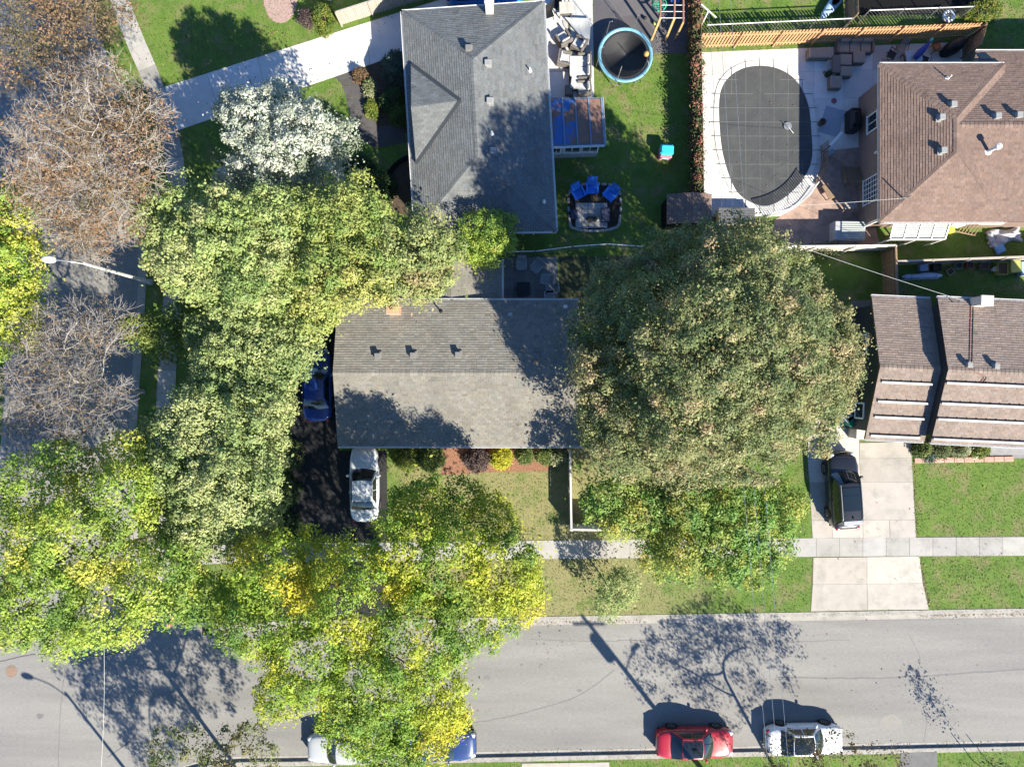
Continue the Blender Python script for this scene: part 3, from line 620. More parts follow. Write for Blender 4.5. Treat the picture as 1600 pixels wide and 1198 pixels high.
for i in range(4):
    L = lambda p, q, t: (p.x + (q.x - p.x) * t, p.y + (q.y - p.y) * t); t0, t1 = fr[i] + .02, fr[i + 1] - .02
    t0, t1 = [0, .26, .5, .75][i] + .015, [.26, .5, .75, 1][i] - .015
    mb = MB(); u0, u1 = a.lerp(d, .03), a.lerp(d, .96); w0, w1 = b.lerp(c3, .03), b.lerp(c3, .96); mb.prism([L(u0, w0, t0), L(u0, w0, t1), L(u1, w1, t1), L(u1, w1, t0)], ze - .029, ze); mb.build('roof_panel', M_peel if i < 2 else M_brn, roof)
for i in range(5):
    t = [.004, .26, .5, .75, .995][i]; p, q = a.lerp(b, t), d.lerp(c3, t); MB().bar((p.x, p.y, ze + .01), (q.x, q.y, ze + .01), .09, .06).build('glazing_bar', mat('blue_bar', (.14, .21, .31), None, rough=.5), roof)
gutter(roof, (d.x, d.y, ze), (c3.x, c3.y, ze), M_white); gutter(roof, (c3.x, c3.y, ze), (b.x, b.y, ze), M_white)
for t in (.12, .42, .76): q = d.lerp(c3, t); window(sr, (q.x, q.y + .15, 1.55), (0, -1, 0), .95 if t > .2 else .5, .95)
for t in (.3, .7): q = b.lerp(c3, t); window(sr, (q.x - .2, q.y, 1.5), (1, 0, 0), 1.0, 1.0)
paved([(p.x, p.y) for p in (a, b, c3, d)])

# ---- upper right house: brown hip roofs
M_shC = shmat('brown_shingle', (.195, .135, .108), (.232, .165, .135))
M_brC = wallmat('brown_brick', (.20, .115, .085), (.16, .09, .068))
M_brt = mat('brown_eaves', (.10, .065, .05), None, rough=.6)
ze = 3.5
def hip(x0, x1, y0, y1, ze, pitch, along):
    if along == 'y': h_ = (x1 - x0) / 2; r0 = Vector(((x0 + x1) / 2, y0 + h_, ze + h_ * pitch)); r1 = Vector(((x0 + x1) / 2, y1 - h_, ze + h_ * pitch))
    else: h_ = (y1 - y0) / 2; r0 = Vector((x0 + h_, (y0 + y1) / 2, ze + h_ * pitch)); r1 = Vector((x1 - h_, (y0 + y1) / 2, ze + h_ * pitch))
    c = [Vector((x0, y0, ze)), Vector((x1, y0, ze)), Vector((x1, y1, ze)), Vector((x0, y1, ze))]
    if along == 'y': pl = [[c[0], c[1], r0], [c[1], c[2], r1, r0], [c[2], c[3], r1], [c[3], c[0], r0, r1]]
    else: pl = [[c[0], c[1], r1, r0], [c[1], c[2], r1], [c[2], c[3], r0, r1], [c[3], c[0], r0]]
    return [eavefirst(p) for p in pl], c, (r0, r1)
wx0, wx1 = P(1375, 200, ze).x, P(1570, 100, ze).x; wy0, wy1 = P(1400, 347, ze).y, P(1400, 100, ze).y
bx1 = P(1790, 200, ze).x; by1 = P(1550, 79, ze).y
hs = thing('brown_bungalow', 'brown brick bungalow with brown hip roofs at the upper right', 'house', ((wx0 + bx1) / 2, (wy0 + by1) / 2, 0))
mb = MB(); mb.prism([(wx0 + .55, wy0 + .5), (bx1 - .5, wy0 + .5), (bx1 - .5, wy1 - .5), (wx0 + .55, wy1 - .5)], 0, ze - .12); mb.prism([(wx1 - 1.5, wy1 - .501), (bx1 - .5, wy1 - .501), (bx1 - .5, wy1 + .25), (wx1 - 1.5, wy1 + .25)], 0, 2.85); wl = mb.build('wall', M_brC, hs)
plA, cA, rA = hip(wx0, wx1, wy0, wy1, ze, .36, 'y')
rfA = deckmesh(plA).build('roof', M_brt, hs); mb = MB(); [shingle(mb, p) for p in plA]
for a, b in ((cA[0], rA[0]), (cA[3], rA[1]), (cA[2], rA[1]), (rA[0], rA[1])): cap(mb, a, b)
mb.build('shingles', M_shC, rfA, kind='stuff')
# right wing: lower gable whose ridge runs into the hip; its eave on the upper side lies lower
zrB = rA[0].z - .04; yB = P(1560, 195, zrB).y; xB = rA[0].x + .05; zN = 2.95; xN = P(1526, 80, zN).x; by1 = P(1550, 80, zN).y
plB = [eavefirst([Vector((xB, wy0 + .03, ze - .02)), Vector((bx1, wy0 + .03, ze - .02)), Vector((bx1, yB, zrB)), Vector((xB, yB, zrB))]), eavefirst([Vector((bx1, by1, zN)), Vector((xN, by1, zN)), Vector((xB, yB, zrB)), Vector((bx1, yB, zrB))])]
rfB = deckmesh(plB).build('roof', M_brt, hs); mb = MB(); [shingle(mb, p) for p in plB]; cap(mb, (xB, yB, zrB), (bx1, yB, zrB)); mb.build('shingles', M_shC, rfB, kind='stuff')
for a, b in ((cA[3], cA[0]), (cA[2], cA[3])): gutter(rfA, a, b, M_white if a is cA[2] else M_steel)
gutter(rfA, cA[0], cA[1], M_white); gutter(rfB, Vector((bx1, by1, zN)), Vector((xN, by1, zN)), M_white)
for px, py, f in ((1490, 163, plA[2]), (1472, 183, plA[3]), (1474, 235, plA[3]), (1497, 250, plB[0]), (1558, 182, plB[1]), (1592, 180, plB[1])):
    q = P(px, py, 4.7); vent(rfA, (q.x, q.y, zB(q.x, q.y, f)), 0, M_ventl, .34, .26)
q = P(1483, 121, 4.0); pipe(rfA, (q.x, q.y, zB(q.x, q.y, plA[2])), M_white, .4)
q = P(1556, 231, 5.0); z_ = zB(q.x, q.y, plB[0]); mb = MB(); mb.lathe([(.2, -.05), (.2, .02), (.09, .05), (.09, .75), (.16, .75), (.16, .92), (.02, .98)], 12, (q.x, q.y, z_)); mb.build('flue_pipe', M_white, rfB)
q = P(1417, 309, 4.2); z_ = zB(q.x, q.y, plA[3]); mb = MB(); mb.tube([(q.x, q.y, z_ - .05), (q.x, q.y, z_ + .8)], .035, 8); mb.build('service_mast', M_steel, rfA)
q = P(1352, 192, 1.6); window(hs, (wx0 + .55, q.y, 1.7), (-1, 0, 0), 1.0, 1.1); q = P(1352, 296, 1.6); window(hs, (wx0 + .55, q.y, 1.55), (-1, 0, 0), 1.5, 1.7, mull=4, rows=6)
for x_ in (wx0 + 4.5, wx0 + 8): window(hs, (x_, wy0 + .5, 1.7), (0, -1, 0), 1.3, 1.1); window(hs, (x_ - 1, wy1 - .5, 1.7), (0, 1, 0), 1.3, 1.1)
door(hs, (wx0 + 6.3, wy0 + .5, 1.05), (0, -1, 0), .9, 2.1, M_white); q = P(1350, 245, 1.4); MB().box((wx0 + .50, q.y, 2.2), (.12, .14, .3), 0, .02).build('wall_lamp', M_white, hs)
MB().bar((wx0 + .45, wy0 + .35, ze - .1), (wx0 + .45, wy0 + .35, .1), .1, .1).build('downspout', M_white, hs)
paved([(wx0, wy0), (bx1, wy0), (bx1, by1), (wx0, by1)])
q0 = [Vector(P(px, py, 3.05)) for px, py in ((1526, 84), (1541, 82), (1549, 94), (1530, 95))]
mb = MB(); q1 = [Vector((p.x, p.y, zB(p.x, p.y, plB[1]) + .05)) for p in q0]; mb.faces(q1 + [p - Vector((0, 0, .04)) for p in q1], [(3, 2, 1, 0), (0, 1, 5, 4), (1, 2, 6, 5), (2, 3, 7, 6), (3, 0, 4, 7)]); mb.build('skylight', M_glass, rfB)
# ---- lower right duplex: stepped gable roof, slightly turned
M_shD = shmat('taupe_shingle', (.235, .185, .155), (.28, .225, .19))
M_sidD = mat('charcoal_siding', (.028, .032, .04), (.036, .04, .048), 4, .6)
ang = R(-2.6); o_ = P(1357, 574, 3.0); ca, sa = math.cos(ang), math.sin(ang)
def L2(x, y, z): return Vector((o_.x + x * ca - y * sa, o_.y + x * sa + y * ca, z))   # x to the right along the house, y up
hy = (P(1357, 463, 3.0).y - P(1357, 686, 3.0).y) / 2; ang_ = ang
hs = thing('stepped_duplex', 'brown roofed duplex with charcoal side wall at the right edge', 'house', (o_.x + 6, o_.y, 0))
units = [(0, 3.45, 3.0, 1.25), (3.45, 13.0, 3.62, 1.25)]
for k, (ux0, ux1, ze, ris) in enumerate(units):
    e0 = 0.3 if k == 0 else 0.0
    mb = MB(); q = [L2(ux0 + e0, -hy + .45, 0), L2(ux1 - .001, -hy + .45, 0), L2(ux1 - .001, hy - .45, 0), L2(ux0 + e0, hy - .45, 0)]; mb.prism([(p.x, p.y) for p in q], 0, ze)
    for xx in ((ux0 + e0, ux0 + e0 + .15),):
        t_ = [L2(x_, y_, z_) for x_ in xx for y_, z_ in ((-hy + .1, ze - .02), (hy - .1, ze - .02), (0, ze + ris - .12))]
        mb.faces(t_, [(0, 2, 1), (3, 4, 5), (0, 1, 4, 3), (1, 2, 5, 4), (2, 0, 3, 5)])
    mb.build('wall', M_sidD, hs)
    pS = [L2(ux0, -hy, ze), L2(ux1, -hy, ze), L2(ux1, 0, ze + ris), L2(ux0, 0, ze + ris)]; pN_ = [L2(ux1, hy, ze), L2(ux0, hy, ze), L2(ux0, 0, ze + ris), L2(ux1, 0, ze + ris)]
    rf = deckmesh([pS, pN_], .14).build('roof', M_brt if k == 0 else M_sidD, hs); mb = MB(); shingle(mb, pS); shingle(mb, pN_); cap(mb, L2(ux0, 0, ze + ris), L2(ux1, 0, ze + ris)); mb.build('shingles', M_shD, rf, kind='stuff')
    gutter(rf, L2(ux0, -hy, ze), L2(ux1, -hy, ze), M_white); gutter(rf, L2(ux1, hy, ze), L2(ux0, hy, ze), M_white)
    # heated snow rails: white bars, black clips, black strip standing in for their shadow
    for yy in (-.85, -1.95, -2.85, -3.95) if k == 0 else (-.75, -1.9, -2.8, -3.95):
        zz = ze + ris * (1 + yy / hy); xa, xb = (ux0 + .25, ux1 - .35) if k == 0 else (ux0 + .06, ux1 - .1)
        mb = MB(); mb.bar(L2(xa, yy, zz + .10), L2(xb, yy, zz + .10), .11, .045); rl = mb.build('snow_rail', M_white, rf)
        mb = MB(); n_ = int((xb - xa) / .55)
        for i in range(n_ + 1): x_ = xa + (xb - xa) * i / max(1, n_); mb.bar(L2(x_, yy + .12, zz + .03), L2(x_, yy + .10, zz + .16), .05, .04)
        mb.bar(L2(xa, yy + .105, zz + .07), L2(xb, yy + .105, zz + .07), .02, .10); mb.build('bracket_shadow_strip', M_black, rl)
    if k == 1:
        rfE = rf
        for x_ in (4.55, 6.05): q = L2(x_, .3, ze + ris * (1 - .3 / hy)); vent(rf, q, ang, M_ventl, .3, .24)
        q = L2(5.6, 3.95, ze + ris * (1 - 3.95 / hy)); mb = MB(); mb.box((q.x, q.y, q.z + .35), (.62, .5, 1.1), ang); mb.box((q.x, q.y, q.z + .95), (.72, .6, .1), ang, .02); ch = mb.build('chimney', mat('white_brick', (.66, .62, .57), (.5, .46, .42), 9, .9), rf)
        q = L2(4.3, 3.9, ze + ris * (1 - 3.9 / hy)); MB().tube([q + Vector((0, 0, -.05)), q + Vector((0, 0, .7))], .035, 8).build('service_mast', M_steel, rf)
        for xs_, m_ in ((5.35, mat('red_cable', (.25, .02, .03), None)), (5.5, M_black)):
            pts = [L2(xs_ - .75 * (1 - t), hy * t, ze + ris * (1 - t) + .035) for t in (0.98, .7, .4, .15, .02)] + [L2(xs_ + .12, -.3, ze + ris * (1 - .3 / hy) + .035), L2(xs_ - .1, -.72, ze + ris * (1 - .72 / hy) + .04)]
            MB().tube(smooth_path(pts, 4), .016, 5).build('cable', m_, rf)
# white trim frames on the side wall
def wframe(y0_, y1_, z0_, z1_, nm='window'):
    mb = MB(); x_ = .3 - .03
    for (ya, za), (yb, zb) in (((y0_, z0_), (y1_, z0_)), ((y1_, z0_), (y1_, z1_)), ((y1_, z1_), (y0_, z1_)), ((y0_, z1_), (y0_, z0_))): mb.bar(L2(x_, ya, za), L2(x_, yb, zb), .07, .09)
    o = mb.build(nm, M_white, hs); g = MB(); g.poly([L2(.3 - .012, y0_, z0_), L2(.3 - .012, y1_, z0_), L2(.3 - .012, y1_, z1_), L2(.3 - .012, y0_, z1_)]); g.build('pane', M_pane, o)
wframe(.9, 2.0, 1.0, 2.2); wframe(-3.0, -2.1, 1.2, 2.2)
for x_ in (1.7, 5.5, 8.5): p = L2(x_, -hy + .45, 1.5); window(hs, p, (sa, -ca, 0), 1.4, 1.2)
for x_ in (1.7, 5.5, 8.5): p = L2(x_, hy - .45, 1.5); window(hs, p, (-sa, ca, 0), 1.2, 1.0)
p = L2(7.0, -hy + .45, 1.05); door(hs, p, (sa, -ca, 0), .95, 2.1, M_white)
pv = [L2(0, -hy, 0), L2(13, -hy, 0), L2(13, hy, 0), L2(0, hy, 0)]; paved([(p.x, p.y) for p in pv])
# ---------------------------------------------------------------- trees and shrubs
def leaves(centers, cols, m, size, rs, spread=(.30, .30, .20), up=.45, aspect=.62, out=None, clump=None):
    """m leaf-sized quads round every centre; clump: laid over the outer side of a small dome of that radius"""
    n = len(centers) * m; C = np.repeat(np.asarray(centers), m, 0)
    if clump is None:
        C = C + rs.normal(size=(n, 3)) * np.array(spread)
        nr = rs.normal(size=(n, 3)) * .55; nr[:, 2] = np.abs(nr[:, 2]) + up; nr += np.array(sd) * .35
    else:
        o = np.repeat(out, m, 0); d = rs.normal(size=(n, 3)) + o * .7 + np.array([0, 0, .45]); d /= np.linalg.norm(d, axis=1)[:, None]
        rc = np.repeat(clump * rs.uniform(.6, 1.35, len(centers)), m)[:, None]
        C = C + d * rc * rs.uniform(.45, 1.08, (n, 1)) * np.array([1, 1, .8]) + rs.normal(size=(n, 3)) * .05
        nr = d + rs.normal(size=(n, 3)) * .42 + np.array(sd) * .25 + np.array([0, 0, .25])
    nr /= np.linalg.norm(nr, axis=1)[:, None]
    t = rs.normal(size=(n, 3)); t -= nr * (t * nr).sum(1)[:, None]; t /= np.linalg.norm(t, axis=1)[:, None]; b = np.cross(nr, t)
    s = (size * rs.choice([.6, .8, 1.0, 1.35], n, p=[.3, .3, .28, .12]) * rs.uniform(.8, 1.2, n))[:, None]
    V = np.stack([C - t * s * .5, C + b * s * aspect * .5 + nr * s * .08, C + t * s * .5, C - b * s * aspect * .5 + nr * s * .08], 1).reshape(-1, 3)
    F = np.arange(n * 4).reshape(-1, 4)
    T = np.repeat(np.asarray(cols), m, 0) * rs.uniform(.84, 1.16, (n, 1)) * (1 + rs.normal(size=(n, 3)) * .04)
    return V, F, np.repeat(np.clip(T, .004, .9), 4, 0)
def skeleton(base, att, z0, rs, step=.42, di=6.0, dk=.75, iters=70, lean=None):
    """space colonisation: nodes, parent index"""
    att = np.asarray(att); cen = att.mean(0); N = [np.array(base, float)]; par = [-1]
    k = max(2, int(z0 / .5))
    for i in range(1, k + 1):
        t = i / k; p = np.array(base) * (1 - t * .25) + np.array([cen[0], cen[1], 0]) * t * .25; p[2] = base[2] + z0 * t; N.append(p + rs.normal(size=3) * .03); par.append(len(N) - 2)
    alive = np.ones(len(att), bool); near = np.full(len(att), 1e9); who = np.zeros(len(att), int)
    NA = np.array(N); start = 0
    for _ in range(iters):
        new = NA[start:]
        if len(new) == 0: break
        d = np.linalg.norm(att[:, None] - new[None], axis=2); j = d.argmin(1); dm = d[np.arange(len(att)), j]; u = dm < near; near[u] = dm[u]; who[u] = j[u] + start
        alive &= near > dk
        act = alive & (near < di + 12)
        if not act.any(): break
        start = len(NA); grown = []
        for w_ in np.unique(who[act]):
            v = att[act & (who == w_)] - NA[w_]; v = (v / np.linalg.norm(v, axis=1)[:, None]).sum(0) + rs.normal(size=3) * .25; v[2] += .1; l = np.linalg.norm(v)
            if l < 1e-6: continue
            grown.append(NA[w_] + v / l * step); par.append(int(w_))
        if not grown: break
        NA = np.vstack([NA, np.array(grown)])
    return NA, np.array(par)
def limbs(N, par, r_tip, r_max, pw=2.3, keep=0.0, sides=5):
    n = len(N); rad = np.zeros(n); kids = np.zeros(n, int)
    for i in range(1, n): kids[par[i]] += 1
    acc = np.where(kids == 0, r_tip ** pw, 0.0)
    for i in range(n - 1, 0, -1): acc[par[i]] += acc[i]
    rad = acc ** (1 / pw); sc_ = min(1.6, r_max / rad[0]) if rad[0] > 0 else 1; rad = np.maximum(rad * np.where(rad > r_tip * 2, sc_, 1), r_tip * .8)
    rad[0] *= 1.25
    idx = np.arange(1, n); idx = idx[rad[idx] >= keep]; A, B = N[par[idx]], N[idx]; ra, rb = np.minimum(rad[par[idx]], rad[idx] * 1.35), rad[idx]
    d = B - A; d /= np.maximum(np.linalg.norm(d, axis=1), 1e-6)[:, None]; B = B + d * (rb * .4)[:, None]
    h_ = np.where(np.abs(d[:, 2:3]) < .9, np.array([[0, 0, 1.]]), np.array([[1., 0, 0]])); u = np.cross(d, h_); u /= np.linalg.norm(u, axis=1)[:, None]; v = np.cross(d, u)
    a = np.arange(sides) * 2 * np.pi / sides; ring = u[:, None] * np.cos(a)[None, :, None] + v[:, None] * np.sin(a)[None, :, None]
    V = np.concatenate([A[:, None] + ring * ra[:, None, None], B[:, None] + ring * rb[:, None, None]], 1).reshape(-1, 3)
    k = np.arange(sides); q = np.stack([k, (k + 1) % sides, (k + 1) % sides + sides, k + sides], 1)
    F = (np.arange(len(idx))[:, None, None] * 2 * sides + q[None]).reshape(-1, 4)
    return V, F, kids
PAL = {
 'pale':   [((.170, .205, .070), 5), ((.125, .165, .050), 3), ((.075, .115, .035), 2), ((.205, .215, .095), 2)],
 'palegold': [((.175, .195, .055), 4), ((.20, .195, .058), 2), ((.095, .135, .034), 3), ((.22, .175, .06), .5)],
 'rosy':   [((.150, .170, .062), 5), ((.185, .155, .078), 1.5), ((.095, .125, .042), 3)],
 'grass':  [((.105, .155, .035), 4), ((.065, .110, .028), 3), ((.155, .185, .045), 2)],
 'lime':   [((.190, .225, .035), 5), ((.125, .180, .028), 4), ((.070, .120, .022), 3), ((.265, .245, .045), 1)],
 'locust': [((.195, .215, .022), 6), ((.115, .175, .022), 5), ((.060, .115, .020), 3), ((.27, .245, .022), 1.6)],
 'yellow': [((.42, .40, .030), 5), ((.30, .33, .03), 3)],
 'sage':   [((.140, .165, .062), 5), ((.105, .138, .048), 4), ((.185, .195, .085), 2), ((.075, .105, .036), 2)],
 'silver': [((.38, .41, .33), 4), ((.28, .31, .235), 3), ((.46, .48, .41), 2), ((.13, .17, .10), 2)],
 'oak':    [((.085, .105, .042), 5), ((.125, .135, .055), 4), ((.175, .155, .075), 2.4), ((.06, .085, .034), 3), ((.215, .155, .095), .8)],
 'maple':  [((.080, .150, .030), 5), ((.130, .180, .036), 4), ((.185, .190, .040), 2.2), ((.22, .19, .035), .7), ((.055, .11, .026), 2)],
 'brown':  [((.135, .092, .052), 4), ((.165, .120, .068), 3), ((.085, .078, .038), 4), ((.19, .11, .06), .7)],
 'rust':   [((.19, .115, .062), 4), ((.14, .10, .055), 3), ((.24, .135, .07), 1.2), ((.09, .08, .04), 3)],
 'bronze': [((.075, .062, .030), 4), ((.10, .09, .035), 3), ((.125, .085, .05), 2)],
 'dull':   [((.085, .105, .038), 4), ((.13, .135, .055), 3), ((.055, .075, .028), 3), ((.17, .14, .07), 1)],
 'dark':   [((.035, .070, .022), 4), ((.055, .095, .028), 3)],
 'purple': [((.085, .060, .058), 4), ((.13, .10, .09), 3), ((.055, .035, .04), 2)],
 'spruce': [((.085, .125, .095), 4), ((.055, .09, .065), 3), ((.12, .16, .12), 1)],
 'cream':  [((.33, .34, .20), 3), ((.14, .18, .07), 3)],
 'vine':   [((.34, .14, .10), 3), ((.22, .15, .08), 3), ((.09, .12, .04), 5), ((.40, .22, .12), 1)],
}
def palpick(pal, n, rs):
    c = np.array([p[0] for p in PAL[pal]]); w_ = np.array([p[1] for p in PAL[pal]], float); return c[rs.choice(len(c), n, p=w_ / w_.sum())]
def crown_points(lobes, dens, rs, shell=.55, flat=.72, cull=True):
    """points over the lobes' upper shells, none deep inside a neighbouring lobe"""
    pts = []; lob = []; info = [(np.array(P(px, py, z)), 1.06 * r_ / S * (1 - z / H)) for px, py, z, r_ in lobes]
    for i, (c, rr) in enumerate(info):
        n = max(6, int(dens * rr ** 2))
        g = np.arange(n) + .5; ph = np.arccos(1 - 2 * g / n); th = np.pi * (1 + 5 ** .5) * g + rs.uniform(0, 6)     # even over the sphere
        d = np.stack([np.cos(th) * np.sin(ph), np.sin(th) * np.sin(ph), np.cos(ph)], 1) + rs.normal(size=(n, 3)) * .12; d /= np.linalg.norm(d, axis=1)[:, None]
        rad = rs.uniform(shell, 1.0, n) ** .8 * rr * (1 + .10 * np.sin(3 * d[:, 0] * 2 + i) + rs.normal(size=n) * .05)
        q = c + d * rad[:, None] * np.array([1, 1, flat]); keep = q[:, 2] > max(.3 * c[2] - .5, .3)
        if cull:
            keep &= d[:, 2] > -.45
            for j, (c2, r2) in enumerate(info):
                if j != i: keep &= np.linalg.norm((q - c2) / np.array([1, 1, flat]), axis=1) > r2 * (.66 if shell > .5 else .5)
        pts.append(q[keep]); lob.append(d[keep])
    return np.vstack(pts), np.vstack(lob)
NLEAF = [0]
def tree(name, label, base, lobes, pal, dens=7.0, m=55, size=.17, z0=2.2, rmax=.20, cat='tree', group=None, bark=None, bare=False, leafp=1.0, seed=1, rt=.012, patch=.55, shell=.55, spread=.30, keep=.02, dk=.75, flat=.72, bright=None, fill=.22):
    bright = bright or {'pale': 2.2, 'sage': 2.5, 'palegold': 2.2, 'rosy': 2.1, 'lime': 2.15, 'locust': 2.05, 'silver': 1.25, 'maple': 2.0}.get(pal, 1.5)
    rs = np.random.default_rng(seed * 77 + 5); b = P(*base)
    if not bare: dens *= 2.9; m = int(m * 2.15); size *= .9
    root = thing(name, label, cat, (b.x, b.y, 0), 0, group)
    pts, lob = crown_points(lobes, dens, rs, shell, flat, not bare)
    cap_ = 2000 if bare else 1000; att = pts if len(pts) < cap_ else pts[rs.choice(len(pts), cap_, replace=False)]
    N, par = skeleton((b.x, b.y, -.1), att, z0, rs, dk=dk)
    V, F, kids = limbs(N, par, rt, rmax, keep=keep)
    npmesh('trunk', V, F, bark or M_bark, root, smooth=True)
    if bare:   # twigs: short forked shoots off the fine branches
        tip = np.arange(len(N))[kids <= 1]; tip = tip[tip > 8]; A = []; B = []
        dirs = N - N[np.maximum(par, 0)]
        for i in tip:
            for _ in range(6):
                d = dirs[i] / max(1e-6, np.linalg.norm(dirs[i])) + rs.normal(size=3) * .6; d /= np.linalg.norm(d); l = rs.uniform(.35, .9); e = N[i] + d * l; A.append(N[i]); B.append(e)
                for _ in range(2): d2 = d + rs.normal(size=3) * .6; d2 /= np.linalg.norm(d2); s_ = N[i] + d * l * rs.uniform(.3, .9); A.append(s_); B.append(s_ + d2 * rs.uniform(.2, .5))
        A, B = np.array(A), np.array(B); d = B - A; u = np.cross(d, [0.1, .2, 1.0]); u /= np.linalg.norm(u, axis=1)[:, None]; v = np.cross(d, u); v /= np.linalg.norm(v, axis=1)[:, None]
        k3 = [u, -.5 * u + .87 * v, -.5 * u - .87 * v]
        V = np.stack([A + k * .010 for k in k3] + [B + k * .004 for k in k3], 1).reshape(-1, 3); q = np.array([[0, 1, 4, 3], [1, 2, 5, 4], [2, 0, 3, 5]])
        npmesh('twigs', V, (np.arange(len(A))[:, None, None] * 6 + q[None]).reshape(-1, 4), bark or M_bare, root)
    if leafp > 0:
        sel = rs.random(len(pts)) < leafp; c = pts[sel]; dirs_ = lob[sel]
        col = palpick(pal, len(c), rs)
        if patch:   # neighbouring clumps share a colour: blend with the colour of a coarse seed point
            sd_ = c[rs.choice(len(c), max(3, len(c) // 14), replace=False)]; sc_ = palpick(pal, len(sd_), rs); j = np.linalg.norm(c[:, None] - sd_[None], axis=2).argmin(1); col = col * (1 - patch) + sc_[j] * patch
        V, F, T = leaves(c, col * bright, m, size, rs, (spread, spread, spread * .6), out=dirs_, clump=None if bare else spread * 1.75); NLEAF[0] += len(F)
        if not bare and fill:   # inner leaves that close the crown
            pf, df = crown_points(lobes, dens * fill, rs, .25, flat, False); pf = pf[:, :] * 1.0; cf = palpick(pal, len(pf), rs) * bright * .9
            pf[:, 2] -= .5; V2, F2, T2 = leaves(pf, cf, int(m * .55), size * 1.25, rs, (.45, .45, .3)); NLEAF[0] += len(F2); F = np.vstack([F, F2 + len(V)]); V = np.vstack([V, V2]); T = np.vstack([T, T2])
        npmesh('crown', V, F, M_leaf, root, tint=T)
    return root
def shrub(name, label, px, py, r_px, h_, pal, m=26, size=.10, seed=1, sq=(1, 1), n=None, cat='shrub', group=None, dome=.75):
    rs = np.random.default_rng(seed * 31 + 3); b = P(px, py, h_ * .5); R_ = r_px / S; root = thing(name, label, cat, (b.x, b.y, 0), 0, group); n = n or int(60 + 120 * R_ * R_)
    d = rs.normal(size=(n, 3)); d[:, 2] = np.abs(d[:, 2]); d /= np.linalg.norm(d, axis=1)[:, None]; q = d * (rs.uniform(dome, 1, n))[:, None] * np.array([R_ * sq[0], R_ * sq[1], h_]) + np.array([b.x, b.y, .08])
    V, F, T = leaves(q, palpick(pal, n, rs) * rs.uniform(.85, 1.15, (n, 1)), m, size, rs, (.09, .09, .07)); NLEAF[0] += len(F); npmesh('foliage', V, F, M_leaf, root, tint=T)
    mb = MB()
    for i in range(7): e = q[rs.integers(n)]; mb.tube([(b.x, b.y, 0), ((b.x + e[0]) / 2, (b.y + e[1]) / 2, e[2] * .6), tuple(e)], [.03, .02, .008], 5)
    mb.build('stem', M_bark, root); return root

tree('half_bare_tree', 'large half bare tree with rusty leaves left of the curved pavement', (232, 318), [(150, 165, 8, 72), (88, 225, 8, 70), (190, 250, 8, 66), (105, 310, 7, 68), (180, 325, 7, 56), (222, 185, 7.5, 48), (60, 290, 7, 50), (140, 370, 6, 40)], 'rust', dens=28, m=22, size=.125, z0=2.6, rmax=.15, bark=M_bare, bare=True, leafp=.8, seed=2, rt=.011, keep=0, dk=.5, shell=.35)
tree('brown_tree', 'brown leaved tree in the upper left corner', (165, 45), [(50, 25, 8, 66), (140, 45, 7, 46), (95, 80, 7, 48), (20, 90, 7.5, 50), (100, -20, 8, 60), (180, 0, 6, 35)], 'brown', dens=12, m=40, size=.14, z0=2.4, bark=M_bark, bare=True, leafp=.85, seed=3, shell=.4)
tree('bare_tree', 'grey bare tree leaning over the side street below the street lamp', (224, 612), [(110, 535, 7, 66), (60, 605, 7, 56), (130, 625, 7, 66), (165, 515, 6.5, 46), (95, 668, 6.5, 48), (40, 660, 6, 40), (60, 540, 6.5, 45)], 'brown', dens=36, m=10, size=.115, z0=2.2, rmax=.13, bark=mat('ash_bark', (.26, .24, .225), (.36, .335, .31), 5, .9, .4, 25), bare=True, leafp=.55, seed=4, rt=.010, keep=0, dk=.5, shell=.3)
tree('street_tree', 'yellow green tree cut by the left edge beyond the side street', (-12, 425), [(12, 335, 6, 46), (22, 415, 6, 48), (5, 500, 6, 52), (-45, 420, 7, 70), (-40, 330, 6.5, 50)], 'lime', m=48, seed=5)
tree('street_tree', 'yellow green tree spreading over the lower left crossing', (236, 838), [(60, 765, 8, 55), (112, 850, 9, 70), (190, 775, 8, 55), (62, 930, 8, 66), (165, 945, 8.5, 62), (250, 905, 8, 58), (285, 860, 7, 42), (190, 705, 7, 30), (15, 850, 8, 52), (310, 935, 7, 34), (100, 995, 8, 30), (20, 960, 7, 45), (110, 720, 7, 32)], 'lime', dens=7.5, m=44, size=.17, z0=2.6, rmax=.24, seed=6, spread=.34, fill=.07)
tree('silver_tree', 'silvery white leaved tree below the slanting driveway', (452, 262), [(400, 190, 6, 48), (470, 212, 6.5, 52), (425, 255, 6, 48), (520, 218, 5.5, 30), (372, 168, 5, 28), (500, 268, 5, 36), (385, 275, 5, 36), (440, 165, 5, 32)], 'silver', dens=8, m=48, size=.17, z0=1.6, rmax=.15, seed=7, spread=.26)
tree('pale_tree', 'pale green tree left of the golden one above the driveway', (372, 420), [(280, 340, 6, 52), (350, 368, 7, 66), (300, 420, 6.5, 50), (395, 430, 7, 56), (430, 352, 7, 52), (248, 345, 5.5, 36), (232, 340, 5, 22), (265, 395, 5.5, 36), (350, 455, 6, 36), (425, 470, 5.5, 30)], 'pale', m=58, seed=8)
tree('golden_tree', 'green tree with golden tips above the middle house', (555, 430), [(505, 340, 7, 48), (560, 338, 7.5, 50), (505, 420, 7, 50), (560, 425, 7, 50), (497, 482, 6, 36), (600, 395, 7, 38), (470, 380, 6, 36)], 'palegold', m=58, seed=9)
tree('rosy_tree', 'green tree with rosy tips touching the annex', (655, 425), [(650, 388, 7, 55), (690, 388, 6.5, 30), (620, 430, 6.5, 36), (665, 430, 6, 36)], 'rosy', m=60, seed=10)
